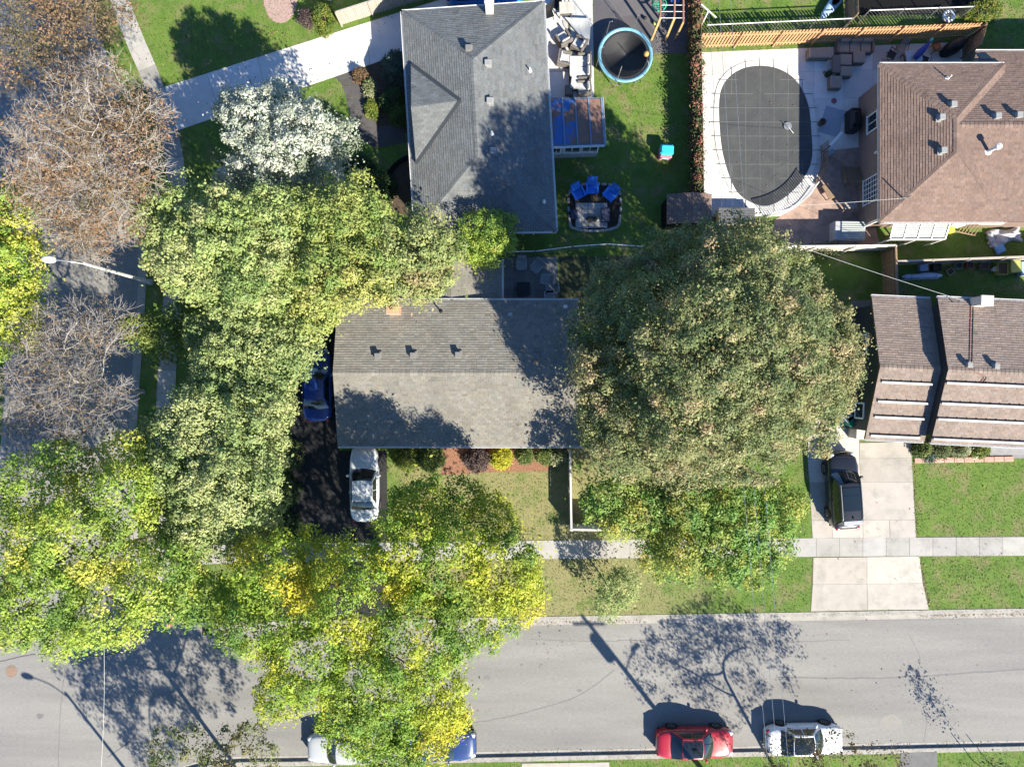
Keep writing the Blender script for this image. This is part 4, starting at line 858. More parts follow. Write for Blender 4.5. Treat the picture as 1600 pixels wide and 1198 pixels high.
tree('small_tree', 'small bright yellow green tree beside the annex roof', (768, 388), [(752, 358, 4, 28), (770, 378, 4, 29), (738, 385, 3.5, 20), (786, 352, 3.5, 17), (757, 400, 3.3, 18)], 'lime', dens=12, m=48, size=.13, z0=1.2, rmax=.09, seed=11, spread=.2)
tree('sage_tree', 'grey green tree beside the blue car', (425, 570), [(395, 540, 6, 52), (370, 500, 5, 34), (440, 560, 6, 42), (350, 575, 6, 46), (468, 518, 5.5, 28), (418, 610, 6, 42), (330, 530, 5, 36)], 'sage', m=58, seed=12)
tree('sage_tree', 'grey green tree left of the black driveway', (392, 740), [(330, 660, 7, 58), (388, 668, 7, 54), (300, 738, 7, 58), (368, 757, 7.5, 62), (320, 818, 7, 54), (262, 798, 6, 38), (388, 815, 6, 42), (412, 640, 6, 34), (265, 690, 6, 44), (250, 740, 5.5, 36), (408, 705, 6, 36), (345, 600, 6, 44), (410, 860, 5, 30)], 'sage', m=58, seed=13)
tree('small_tree', 'small green tree over the side street pavement', (246, 512), [(215, 515, 4, 22), (250, 520, 4, 28), (285, 500, 3.5, 26), (260, 538, 3.5, 22)], 'grass', dens=9, m=36, z0=1.5, rmax=.09, seed=14)
tree('locust_tree', 'huge yellow green tree over the driveway mouth and street', (628, 905), [(430, 900, 8, 62), (398, 975, 8, 58), (490, 872, 7, 42), (560, 930, 9, 78), (480, 1035, 8.5, 66), (632, 868, 8.5, 60), (660, 800, 7, 46), (700, 890, 8.5, 66), (640, 1000, 9, 78), (570, 1075, 8.5, 60), (740, 960, 8, 60), (785, 890, 8, 58), (680, 1080, 8, 50), (815, 930, 7, 38), (770, 815, 6, 38), (640, 790, 6, 30), (440, 1085, 7, 38), (600, 1135, 7.5, 44), (700, 1120, 7, 34), (725, 785, 5.5, 32), (440, 960, 8, 60), (370, 940, 7, 36), (575, 1155, 7, 36), (655, 1158, 7, 42), (615, 1185, 7, 32), (540, 1120, 7.5, 40)], 'locust', dens=8.0, m=44, size=.16, z0=2.6, rmax=.30, seed=15, spread=.30, patch=.72, fill=.11)
tree('big_oak', 'huge dense dark green tree right of the middle house', (1042, 585), [(1000, 480, 8, 78), (1085, 425, 8.5, 74), (1175, 430, 8.5, 74), (1258, 540, 7.5, 74), (1240, 640, 7.5, 70), (1150, 680, 8.5, 76), (1030, 665, 9, 76), (965, 600, 8.5, 62), (955, 520, 7.5, 54), (1110, 540, 12.2, 105), (1190, 545, 11.5, 92), (1095, 625, 11, 88), (1150, 460, 11, 84), (1305, 592, 6.5, 36), (1150, 385, 7, 42), (1065, 735, 7, 40), (938, 660, 7.5, 36), (930, 570, 7.5, 34), (1240, 470, 7.5, 50), (1060, 500, 10.5, 80), (1280, 620, 7, 45), (975, 700, 8, 44), (1190, 620, 10.5, 80)], 'oak', dens=8.5, m=52, size=.14, z0=2.8, rmax=.38, seed=16, spread=.26, patch=.3, shell=.7, bright=2.15, fill=.4)
tree('maple_tree', 'green and gold tree over the pavement below the big dark tree', (1096, 812), [(958, 788, 6, 42), (1010, 800, 6, 44), (1080, 788, 6.5, 52), (1150, 800, 6.5, 58), (1070, 858, 6.5, 46), (1130, 868, 6, 42), (1195, 830, 6, 46), (1178, 885, 5.5, 32), (1222, 790, 5, 30), (1030, 868, 5, 28)], 'maple', m=56, seed=17, patch=.4)
tree('sapling', 'young green sapling by the kerb right of the huge yellow green tree', (960, 930), [(962, 922, 2.4, 30), (950, 945, 2, 21), (976, 912, 2.2, 20)], 'sage', dens=14, m=34, size=.13, z0=.8, rmax=.05, seed=18, spread=.18)
def G(x, y, z, r_): k = 1 / (1 - z / H); return (800 + (x - 800) * k, 599 + (y - 599) * k, z, r_ * k)   # plan position given at ground level
tree('street_tree', 'dull green tree rising from the lower edge beside the crossing', (398, 1240), [G(350, 1112, 5.5, 40), G(440, 1108, 5.5, 44), G(345, 1180, 6, 48), G(430, 1170, 6, 46), G(400, 1250, 7.5, 66), G(330, 1265, 7, 56), G(470, 1255, 7, 54), G(390, 1320, 6.5, 56), G(300, 1215, 6, 40), G(440, 1200, 7, 45)], 'dull', dens=5.2, m=36, rmax=.30, z0=2.4, seed=19, fill=0, bright=1.8)
tree('bronze_tree', 'sparse bronze leaved tree at the lower edge beside the white car', (1208, 1196), [G(1195, 1122, 4.5, 40), G(1255, 1122, 5, 42), G(1322, 1140, 4.5, 34), G(1235, 1180, 5.5, 56), G(1310, 1195, 5.5, 52), G(1175, 1165, 5, 42), G(1270, 1240, 6, 60), G(1150, 1200, 5, 40)], 'bronze', dens=4.6, m=20, size=.15, rmax=.34, z0=1.8, seed=20, bright=1.6, fill=0)
tree('sapling', 'thin young tree between stakes at the lower right kerb', (1528, 1186), [(1560, 1212, 2.4, 15), (1565, 1206, 3.0, 14), (1572, 1208, 3.5, 10)], 'dark', dens=9, m=14, size=.12, z0=1.6, rmax=.03, seed=21, spread=.12, rt=.006, keep=0)

# shrubs
S_ = shrub
S_('clipped_shrub', 'rounded green shrub in half shade, nearest to the yellow shrub', 820, 711, 13, .8, 'grass', seed=1); S_('clipped_shrub', 'rounded green shrub between its twin and the spiky plant', 853, 711, 15, .85, 'grass', seed=2)
S_('yellow_shrub', 'bright yellow shrub in the red mulch bed', 783, 714, 18, 1.0, 'yellow', m=34, seed=3); S_('purple_shrub', 'dark purple brown shrub beside the yellow shrub', 744, 718, 21, 1.1, 'purple', m=30, seed=4)
S_('leafy_shrub', 'green shrub next to the white car under the eaves', 634, 716, 20, 1.0, 'lime', seed=5); S_('leafy_shrub', 'green shrub left of the purple shrub', 672, 716, 22, 1.0, 'grass', seed=6)
S_('spiky_plant', 'pale spiky plant at the top end of the front fence', 873, 714, 13, .9, 'cream', m=18, size=.16, seed=7, cat='plant')
S_('evergreen_shrub', 'large blue green evergreen at the upper house wall', 619, 103, 25, 1.6, 'spruce', seed=8, m=30); S_('evergreen_shrub', 'dark evergreen shrub below the blue green one', 612, 155, 20, 1.3, 'dark', seed=9); S_('evergreen_shrub', 'green shrub at the path end by the upper house', 624, 178, 18, 1.1, 'grass', seed=10)
S_('pale_shrub', 'pale tufted shrub along the curved path', 577, 138, 9, .6, 'cream', seed=11, sq=(1, 1.6)); S_('lime_shrub', 'lime tufted plant at the lower bend of the path', 580, 170, 10, .5, 'lime', seed=12, sq=(1, 1.5)); S_('rust_shrub', 'small rusty shrub where path meets driveway', 562, 117, 10, .6, 'rust', seed=13)
S_('yellow_shrub', 'yellow green shrub at the end of the grey board fence', 505, 27, 17, 1.2, 'lime', seed=14, sq=(1, 1.35), m=32); S_('purple_shrub', 'small dark purple shrub beside the pink gravel', 478, 28, 12, .8, 'purple', seed=15)
S_('leafy_shrub', 'leafy shrub at the duplex, first from the driveway', 1443, 702, 12, .9, 'grass', seed=16); S_('leafy_shrub', 'leafy shrub at the duplex, second from the driveway', 1472, 702, 14, .9, 'sage', seed=17); S_('pale_shrub', 'pale cream shrub in the duplex bed', 1502, 702, 14, .8, 'cream', seed=18); S_('lime_shrub', 'lime green shrub by the duplex steps', 1531, 702, 14, .8, 'lime', seed=19, m=32); S_('grey_plant', 'low grey green plant at the bed edge', 1452, 712, 9, .4, 'spruce', seed=20, cat='plant')
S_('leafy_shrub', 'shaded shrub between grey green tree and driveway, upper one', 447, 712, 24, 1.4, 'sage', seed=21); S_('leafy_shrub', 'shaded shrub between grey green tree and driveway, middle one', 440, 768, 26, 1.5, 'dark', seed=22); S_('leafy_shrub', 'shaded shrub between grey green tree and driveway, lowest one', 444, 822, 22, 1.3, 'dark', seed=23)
S_('yellow_shrub', 'flowering bush at the upper right edge by the white pad', 1540, 15, 22, 1.2, 'lime', seed=24, sq=(1.4, .7)); S_('dry_bush', 'bare straggly bush by the grey fence and greenhouse', 1290, 390, 22, 1.5, 'dull', m=5, seed=25, sq=(1.4, .8), dome=.3)
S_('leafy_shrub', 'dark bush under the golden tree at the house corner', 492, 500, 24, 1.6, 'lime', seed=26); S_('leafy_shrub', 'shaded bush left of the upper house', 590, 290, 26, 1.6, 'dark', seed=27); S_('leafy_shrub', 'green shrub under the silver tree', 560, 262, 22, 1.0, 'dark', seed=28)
# vine hedge along the pool yard
b = P(1078, 150); root = thing('vine_hedge', 'red and green vine hedge between the lawn and the pool patio', 'hedge', (b.x, b.y, 0)); rs = np.random.default_rng(99)
n = 480; tt = rs.random(n); yy_ = P(0, -60).y + (P(0, 342).y - P(0, -60).y) * tt; xx_ = P(1076, 0).x + (P(1083, 0).x - P(1076, 0).x) * tt
q = np.stack([xx_ + rs.normal(size=n) * .10, yy_, rs.uniform(.3, 1.95, n)], 1); V, F, T = leaves(q, palpick('vine', n, rs), 20, .14, rs, (.14, .16, .12)); npmesh('foliage', V, F, M_leaf, root, tint=T)
mb = MB()
for i in range(18): y_ = P(0, -60).y + (P(0, 342).y - P(0, -60).y) * i / 17; x_ = P(1076 + 7 * i / 17, 0).x; mb.tube([(x_, y_, 0), (x_ + .05, y_ + .2, 1.0), (x_ - .05, y_ + .5, 1.8)], [.035, .025, .012], 5)
mb.build('stem', M_bark, root)
# grass tufts and fallen leaves
rs = np.random.default_rng(5)
def scatter(n, x0, x1, y0, y1):
    X = rs.uniform(x0, x1, n); Y = rs.uniform(y0, y1, n); ok = np.ones(n, bool)
    for pl in PAVED: ok &= ~inpoly(X, Y, pl)
    return X[ok], Y[ok]
lawn_polys = [[P2(*p) for p in ne_edge] + [P2(4200, -2500)], [P2(*p) for p in s_edge] + [P2(4200, 3800)], [P2(*p) for p in nw_edge] + [P2(-2600, -2500)]]
X, Y = scatter(260000, -33, 33, -25, 25); k = np.zeros(len(X), bool)
for pl in lawn_polys: k |= inpoly(X, Y, pl)
X, Y = X[k], Y[k]; n = len(X); dry = np.zeros(n, bool)
dry = rs.random(n) < .85 * np.clip((14 - X) / 6, 0, 1) * np.clip((X + 8) / 2, 0, 1) * np.clip((-3.2 - Y) / 1, 0, 1) * (Y > -16)
cg = palpick('grass', n, rs) * np.array([1.1, 1.2, .95]) * rs.uniform(.7, 1.25, (n, 1)); cd = np.array([.30, .27, .135]) * rs.uniform(.6, 1.25, (n, 1)); cd = np.where((rs.random(n) < .35)[:, None], cg, cd); col = np.where(dry[:, None], cd, cg)
X = X + rs.normal(size=n) * .035; Y = Y + rs.normal(size=n) * .035; C = np.stack([X, Y, np.full(n, .004)], 1); a = rs.uniform(0, 6.28, n); h_ = rs.uniform(.03, .085, n); wd = rs.uniform(.012, .028, n)
u = np.stack([np.cos(a), np.sin(a), np.zeros(n)], 1); lean = np.stack([rs.normal(size=n) * .04, rs.normal(size=n) * .04, h_], 1)
V = np.stack([C - u * wd[:, None], C + u * wd[:, None], C + lean], 1).reshape(-1, 3)
o = npmesh('grass', V, np.arange(n * 3).reshape(-1, 3), M_blade, tint=np.repeat(col, 3, 0), kind='stuff'); o['label'] = 'short grass blades of the lawns'
def litter(px, py, sx, sy, n, z):
    return np.stack([P(px, py).x + rs.normal(size=n) * sx / S, P(px, py).y + rs.normal(size=n) * sy / S, np.full(n, z)], 1)
L = [litter(340, 68, 45, 22, 420, .04), litter(300, 60, 70, 40, 300, .04), litter(420, 58, 22, 8, 120, .04), litter(210, 430, 60, 60, 500, .02), litter(100, 560, 70, 120, 500, ZR + .02)]
for x_ in range(1440, 1610, 6): L.append(litter(x_, nc(x_) + 2, 4, 2.5, 14, ZR + .02))
for y_ in range(700, 835, 6): L.append(litter(1428 + (y_ - 700) * .04, y_, 1.6, 4, 9, .03))
for y_ in range(875, 950, 6): L.append(litter(1440 + (y_ - 875) * .18, y_, 2, 4, 10, .03))
for x_ in range(1270, 1600, 8): L.append(litter(x_, scb(x_) - 2, 5, 2.5, 8, ZR + .02))
L += [litter(1330, 880, 90, 40, 40, .035), litter(1520, 905, 45, 22, 420, .05), litter(1510, 790, 60, 40, 160, .05), litter(700, 700, 150, 60, 260, .03), litter(1150, 1050, 300, 60, 160, ZR + .01), litter(300, 900, 120, 90, 300, .03), litter(620, 30, 60, 12, 60, .03), litter(890, 1010, 40, 14, 40, ZR + .01), litter(500, 130, 30, 25, 90, .04), litter(1190, 230, 50, 60, 70, .09)]
for x_ in range(360, 1000, 6): L.append(litter(x_, nc(x_) + 3, 6, 3, 8, ZR + .02))
for x_ in range(780, 1010, 7): L.append(litter(x_, scb(x_) - 3, 5, 3, 7, ZR + .02))
C = np.vstack(L); C[:, 2] += rs.uniform(0, .03, len(C)); V, F, T = leaves(C, palpick('rust', len(C), rs) * 1.35, 1, .075, rs, (0, 0, 0), up=1.6, aspect=.7)
o = npmesh('fallen_leaves', V, F, M_leaf, tint=T, kind='stuff'); o['label'] = 'scattered brown fallen leaves'
# ---------------------------------------------------------------- cars
def paint(nm, c): return mat(nm, c, None, rough=.32, coat=.9, spec=.5)
def car(name, label, at, rz, L, W, Hh, m, style='sedan', sunroof=False, cat='car', wheelbase=.58):
    root = thing(name, label, cat, at, rz, None, world=False); hw = W / 2; hl = L / 2; suv = style == 'suv'
    belt = .98 if suv else .90
    xf0, xf1, xr1, xr0 = (.27 * L, .12 * L, -.36 * L, -.45 * L) if suv else (.235 * L, .075 * L, -.20 * L, -.345 * L)
    def hwid(t): return hw * (1 - .30 * abs(t) ** 9 - .05 * t * t)
    def ztop(x):
        t = x / hl
        if x > xf0 - .05: k = (x - xf0) / (hl - xf0); return (belt + .02) - (.10 if suv else .12) * max(0, k) ** 1.3 - .16 * max(0, k) ** 8
        if x < xr0 + .05: k = (xr0 - x) / (hl + xr0) if hl + xr0 > 0 else 0; return belt + .04 - .06 * max(0, k) - .12 * max(0, k) ** 6
        return belt + .02
    xs = [-hl + .0, -hl + .06] + [-hl + .06 + (L - .12) * i / 26 for i in range(1, 26)] + [hl - .06, hl]; mb = MB(); rings = []
    for i, x in enumerate(xs):
        w_ = hwid(x / hl); zt = ztop(x); e = .0
        if i in (0, len(xs) - 1): w_ *= .93; zt -= .10
        half = [(0, zt + .015), (.40 * w_, zt + .012), (.72 * w_, zt - .005), (.88 * w_, zt - .04), (.97 * w_, zt - .13), (w_, zt - .26), (.995 * w_, .46), (.975 * w_, .30), (.90 * w_, .20)]
        rings.append([(x, y, z) for y, z in half[::-1]] + [(x, -y, z) for y, z in half[1:]])
    n = len(rings[0]); fs = [(i * n + k, (i + 1) * n + k, (i + 1) * n + k + 1, i * n + k + 1) for i in range(len(rings) - 1) for k in range(n - 1)]
    fs += [tuple(range(n)), tuple(range((len(rings) - 1) * n + n - 1, (len(rings) - 1) * n - 1, -1))]
    mb.faces([p for r in rings for p in r], fs); body = mb.build('body', m, root, smooth=True)
    MB().box((0, 0, .22), (L * .94, W * .84, .1), 0, .03).build('underbody', M_black, root)
    wb0 = hw * .88; wt = hw * (.70 if suv else .66); zb = belt - .02; zr = Hh - .03
    def base(u, front): x = (xf0 if front else xr0); return Vector((x - (.20 if front else -.12) * u * u, u * wb0, zb))
    def top(u, front): x = (xf1 if front else xr1); return Vector((x - (.07 if front else -.05) * u * u, u * wt, zr - .05 * u * u))
    def screen(front):
        def f(a, b):
            u = -1 + 2 * a; p = base(u * .96, front).lerp(top(u * .93, front), .03 + .94 * b); p.z += .03 * math.sin(math.pi * b); p.x += (.02 if front else -.02); return p
        return f
    # cabin shell (pillars) under the glass
    mb = MB(); N = 10
    for front in (True, False): mb.grid(lambda a, b: base(-1 + 2 * a, front).lerp(top(-1 + 2 * a, front), b) - Vector((0, 0, .012)), N, 3)
    for sd_ in (-1, 1):
        mb.grid(lambda a, b: base(sd_, False).lerp(base(sd_, True), a).lerp(top(sd_, False).lerp(top(sd_, True), a), b) + Vector((0, sd_ * .03 * math.sin(math.pi * b), 0)), 8, 3)
    mb.build('cabin', m, root, smooth=True)
    mb = MB(); mb.grid(lambda a, b: top(-1 + 2 * b, False).lerp(top(-1 + 2 * b, True), a) + Vector((0, 0, .035 * math.sin(math.pi * a) + .004)), 10, 10); rf = mb.build('roof', m, root, smooth=True)
    mb = MB(); mb.grid(screen(True), 10, 4); mb.build('windshield', M_glass, root, smooth=True)
    mb = MB(); mb.grid(screen(False), 10, 4); mb.build('rear_window', M_glass, root, smooth=True)
    for sd_ in (-1, 1):
        for a0, a1 in (((.08, .36), (.38, .64), (.66, .93)) if suv else ((.10, .49), (.52, .90))):
            def f(a, b):
                t = a0 + (a1 - a0) * a; tb = .12 + .76 * b; p = base(sd_, False).lerp(base(sd_, True), t).lerp(top(sd_, False).lerp(top(sd_, True), t), tb); p.y += sd_ * (.012 + .03 * math.sin(math.pi * tb)); return p
            mb = MB(); mb.grid(f, 4, 3); mb.build('side_window', M_glass, root, smooth=True)
        mb = MB(); p = base(sd_, True) + Vector((-.28, sd_ * .16, .07)); mb.box(p, (.16, .22, .14), 0, .05); mb.build('mirror', m, root, smooth=True)
        x = hl - .22; mb = MB(); mb.box((x, sd_ * hwid(x / hl) * .80, ztop(x) - .075), (.34, .26, .12), sd_ * -.35, .05); mb.build('headlight', mat('headlamp', (.55, .57, .6), None, rough=.08, spec=.9), root, smooth=True)
        x = -hl + .12; mb = MB(); mb.box((x, sd_ * hwid(x / hl) * .82, ztop(x) - .11), (.22, .28, .14), sd_ * .25, .04); mb.build('tail_light', mat('tail_lamp', (.30, .012, .012), None, rough=.15, spec=.8), root, smooth=True)
        for xx in (.13 * L, -.10 * L): MB().box((xx, sd_ * (hwid(xx / hl) + .012), belt - .13), (.2, .03, .035), 0, .01).build('door_handle', m, root)
        for xw in (L * wheelbase / 2, -L * wheelbase / 2):
            r_ = .36 if suv else .325; y_ = sd_ * (hw - .09)
            arch = MB().lathe([(.01, -.02), (r_ + .07, -.02), (r_ + .07, .02), (.01, .02)], 18, (xw, sd_ * (hw - .015), r_ + .02), 'y'); arch.build('wheel_arch', M_black, root)
            wh = MB().lathe([(r_ * .62, -.11), (r_ * .93, -.11), (r_, -.07), (r_, .07), (r_ * .93, .11), (r_ * .62, .11)], 20, (xw, y_, r_ - .0), 'y').build('wheel', M_rubber, root, smooth=True)
            MB().lathe([(r_ * .62, sd_ * .06), (r_ * .60, sd_ * .115), (r_ * .2, sd_ * .10), (.02, sd_ * .12)], 16, (xw, y_, r_), 'y').build('rim', M_rim, wh)
        if suv: MB().tube(smooth_path([(xr1 + .15, sd_ * wt * .90, zr - .0), (xr1 + .25, sd_ * wt * .92, zr + .06), (xf1 - .25, sd_ * wt * .92, zr + .06), (xf1 - .1, sd_ * wt * .90, zr + .0)], 4), .022, 6).build('roof_rail', M_steel, root)
    MB().box((hl - .02, 0, .48), (.05, W * .52, .2), 0, .02).build('grille', M_black, root); MB().box((-hl + .01, 0, .62), (.03, .34, .13)).build('licence_plate', M_white, root)
    if suv:
        MB().box((xr1 - .10, 0, zr + .0), (.26, wt * 1.7, .04), 0, .015).build('spoiler', M_steel, root)
        for k in range(3):
            mb = MB(); x0_, x1_ = xf1 - .25 - k * .48, xf1 - .25 - k * .48 - .45; mb.grid(lambda a, b: Vector((x1_ + (x0_ - x1_) * a, (-1 + 2 * b) * wt * .74, zr + .046 - .038 * (-1 + 2 * b) ** 2 * .55)), 3, 6); mb.build('sunroof_panel', M_glass, root)
        MB().box((xr1 + .22, 0, zr + .06), (.16, .05, .07), 0, .02).build('antenna', M_black, root)
    elif sunroof:
        mb = MB(); mb.grid(lambda a, b: top((-1 + 2 * b) * .86, False).lerp(top((-1 + 2 * b) * .86, True), .02 + .96 * a) + Vector((0, 0, .035 * math.sin(math.pi * (.02 + .96 * a)) + .010)), 6, 8); mb.build('sunroof', M_glass, root)
    for y_ in (-.3, .25): MB().bar((xf0 + .0, y_, zb + .035), (xf0 - .22, y_ + .42, zb + .13), .012, .01).build('wiper', M_black, root)
    return root
def cp(px, py, road_=False): v = P(px, py, .7); v.z = ZR if road_ else .018; return v
car('parked_sedan', 'white sedan on the black driveway with its nose under the eaves', cp(569, 757), R(90.5), 4.55, 1.80, 1.44, paint('white_car', (.62, .65, .67)))
car('parked_sedan', 'blue car in the shade beside the middle house', cp(495, 601), R(91), 4.5, 1.80, 1.46, paint('blue_car', (.02, .065, .32)))
car('parked_suv', 'black suv with roof rails on the pale driveway', cp(1318, 766), R(94), 4.75, 1.90, 1.70, paint('black_car', (.010, .011, .014)), 'suv', cat='suv')
car('parked_sedan', 'red sedan with dark glass roof at the lower kerb', cp(1087, 1163, True), R(.5), 4.75, 1.84, 1.46, paint('red_car', (.36, .012, .026)), sunroof=True)
car('parked_sedan', 'white sedan at the lower kerb, half behind bronze leaves', cp(1259, 1158, True), R(1), 4.75, 1.84, 1.46, paint('bright_white_car', (.74, .75, .76)), sunroof=True)
car('parked_sedan', 'silver car at the lower kerb under the yellow green tree', cp(537, 1170, True), R(181), 4.6, 1.82, 1.48, paint('silver_car', (.45, .47, .49)))
car('parked_sedan', 'dark blue sedan at the lower kerb under the yellow green tree', cp(684, 1167, True), R(1), 4.7, 1.84, 1.46, paint('navy_car', (.012, .04, .15)))
# car half visible at the top behind the upper house
car('parked_suv', 'bright blue vehicle behind the upper house at the top edge', (P(757, -18, .8).x, P(757, -18, .8).y, .02), R(2), 4.7, 1.9, 1.75, paint('azure_car', (.02, .19, .58)), 'suv', cat='suv')
# ---------------------------------------------------------------- fences
def variants(name, sz, m, n=4, bev=.004, amp=.12):
    out = []
    for i in range(n):
        mb = MB(); k = 1 + random.uniform(-amp, amp); mb.cur = (k, k * random.uniform(.97, 1.02), k * random.uniform(.94, 1.03)); mb.box((0, 0, 0), sz, 0, bev); o = mb.build(name, m); out.append(o.data); bpy.data.objects.remove(o)
    return out
def piece(name, me, root, loc, rz=0.0, rx=0.0, ry=0.0):
    o = bpy.data.objects.new(name, me); COL.objects.link(o); o.parent = root; o.location = Vector(loc) - OFF[root.name]; o.rotation_euler = (rx, ry, rz); OFF[o.name] = OFF[root.name]; return o
def board_fence(label, pts, h_, m, bw=.14, pitch=.15, post=2.4, z0=.05, name='board_fence', cap_=True, jit=.02, amp=.14):
    p0 = pts[0]; root = thing(name, label, 'fence', (p0[0], p0[1], 0))
    var = variants('board', (bw, .02, h_ - z0), m, 5, .003, amp); pv = variants('post', (.1, .1, h_ + .08), m, 2, .01)
    for a, b in zip(pts[:-1], pts[1:]):
        a, b = Vector((*a, 0)), Vector((*b, 0)); d = b - a; L_ = d.length; d.normalize(); rz = math.atan2(d.y, d.x); nn = Vector((-d.y, d.x, 0))
        for i in range(int(L_ / pitch)):
            c = a + d * (i + .5) * pitch + Vector((0, 0, (h_ + z0) / 2 + random.uniform(-jit, jit))); piece('board', random.choice(var), root, c + nn * .035, rz, 0, random.uniform(-.012, .012))
        n = max(1, round(L_ / post))
        for i in range(n + 1): piece('post', random.choice(pv), root, a + d * L_ * i / n + Vector((0, 0, (h_ + .08) / 2)) - nn * .04, rz)
        for z in (.35, h_ - .3):
            mb = MB(); mb.cur = (1, 1, 1); q0 = a + Vector((0, 0, z)); q1 = b + Vector((0, 0, z)); mb.bar(q0, q1, .045, .09); mb.build('rail', m, root)
        if cap_:
            mb = MB(); mb.cur = (1.1, 1.1, 1.1); mb.bar(a + Vector((0, 0, h_ + .045)), b + Vector((0, 0, h_ + .045)), .11, .03); mb.build('cap_rail', m, root)
    return root
M_oldw = mat('silvered_wood', (.50, .475, .43), (.60, .57, .52), 6, .85, .3, 30, tint=True)
board_fence('cedar board fence along the top of the pool patio', [P2(1086, 76), P2(1510, 60)], 1.8, M_cedar, .12, .20, cap_=False, jit=.03)
board_fence('short brown board fence at the right end of the pool patio', [P2(1511, 62), P2(1503, 92)], 1.8, M_brownw, .14, .17, cap_=False)
board_fence('low slatted fence round the front side yard of the middle house', [P2(888, 702), P2(890, 820), P2(1002, 822)], 1.35, M_oldw, .10, .108)
board_fence('silver grey fence between the terrace and the shaded back lawn', [P2(1196, 394), P2(1376, 392)], 1.7, M_oldw, .14, .15)
board_fence('brown fence across the shaded yard beside the duplex', [P2(1376, 394), P2(1379, 468)], 1.7, M_brownw, .14, .15)
board_fence('weathered fence behind the row of garden clutter', [P2(1380, 415), P2(1600, 407), P2(1700, 404)], 1.5, M_wood, .14, .15)
board_fence('pale grey board fence along the upper driveway', [P2(534, 40), P2(632, 9), P2(700, -10)], 1.5, M_wood, .13, .145)
board_fence('russet board fence at the top edge beside the white pad', [P2(1316, -50), P2(1320, 44)], 1.7, M_brownw, .14, .15, cap_=False)
board_fence('grey brown board fence under the red vine beside the pool patio', [P2(1080, -58), P2(1087, 340)], 1.85, M_brownw, .14, .15, cap_=False)
def chain_link(label, pts, h_, dx=.22):
    p0 = pts[0]; root = thing('chain_link_fence', label, 'fence', (p0[0], p0[1], 0)); me = MB().lathe([(.035, 0), (.035, h_ + .05), (.05, h_ + .05), (.03, h_ + .1)], 8).build('post', M_steel); pm = me.data; bpy.data.objects.remove(me); mesh = MB()
    for a, b in zip(pts[:-1], pts[1:]):
        a, b = Vector((*a, 0)), Vector((*b, 0)); L_ = (b - a).length; n = max(1, round(L_ / 2.4)); d = (b - a) / L_
        for i in range(n + 1): piece('post', pm, root, a + d * L_ * i / n)
        MB().tube([a + Vector((0, 0, h_)), b + Vector((0, 0, h_))], .03, 8).build('rail', M_white, root)
        for i in range(int(L_ / dx)):
            s = i * dx; e = min(L_, s + h_); mesh.tube([a + d * s + Vector((0, 0, .02)), a + d * e + Vector((0, 0, .02 + (e - s)))], .004, 3); s2 = L_ - s; e2 = max(0, s2 - h_); mesh.tube([a + d * s2 + Vector((0, 0, .02)), a + d * e2 + Vector((0, 0, .02 + (s2 - e2)))], .004, 3)
    mesh.build('wire_mesh', M_steel, root); return root
chain_link('low wire fence between the two middle back yards', [P2(784, 399), P2(836, 398), P2(892, 391), P2(946, 387), P2(1000, 391)], 1.2)
chain_link('wire fence behind the cedar boards at the top', [P2(1096, 56), P2(1316, 46)], 1.3)
chain_link('wire fence along the bright pad at the upper right', [P2(1342, 34), P2(1500, 28)], 1.3)
# ---------------------------------------------------------------- pool
M_cover = mat('pool_cover', (.058, .061, .062), (.076, .080, .080), 1.2, .7, .8, 3.2, c3=(.055, .06, .062), s3=.8, fine=.1)
pc = P(1196, 212); root = thing('swimming_pool', 'oval swimming pool under a dark grey strapped winter cover', 'pool', (pc.x, pc.y, 0))
ring = smooth_path([P2(*p) for p in pool_px], 6, True); cen = sum(ring, Vector()) / len(ring); mb = MB(); K = len(ring)
vs = []; fs = []
for s in (1.0, .96, .8, .6, .4, .2):
    for p in ring: q = cen + (p - cen) * s; vs.append((q.x, q.y, .075 - .035 * (1 - s ** 2) + (.006 * math.sin(q.x * 4) * math.sin(q.y * 3.1) if s < .95 else 0)))
vs.append((cen.x, cen.y, .038))
for k in range(5):
    for i in range(K): fs.append((k * K + i, k * K + (i + 1) % K, (k + 1) * K + (i + 1) % K, (k + 1) * K + i))
for i in range(K): fs.append((5 * K + i, 5 * K + (i + 1) % K, 6 * K))
mb.faces(vs, fs); mb.build('cover', M_cover, root, smooth=True)
mb = MB()
for i in range(K):
    a, b = ring[i], ring[(i + 1) % K]; da, db = (a - cen).normalized(), (b - cen).normalized(); q = [a + da * .02, b + db * .02, b + db * .36, a + da * .36]
    mb.faces([(p.x, p.y, z) for z in (.0, .055) for p in q], [(4, 5, 6, 7), (0, 1, 5, 4), (2, 3, 7, 6)]); 
mb.cur = None; o = mb.build('coping', mat('pool_coping', (.60, .58, .54), (.68, .66, .62), 2, .8), root)
M_strap = mat('pale_strap', (.14, .145, .142), None, rough=.8); rp = [(p.x, p.y) for p in ring]
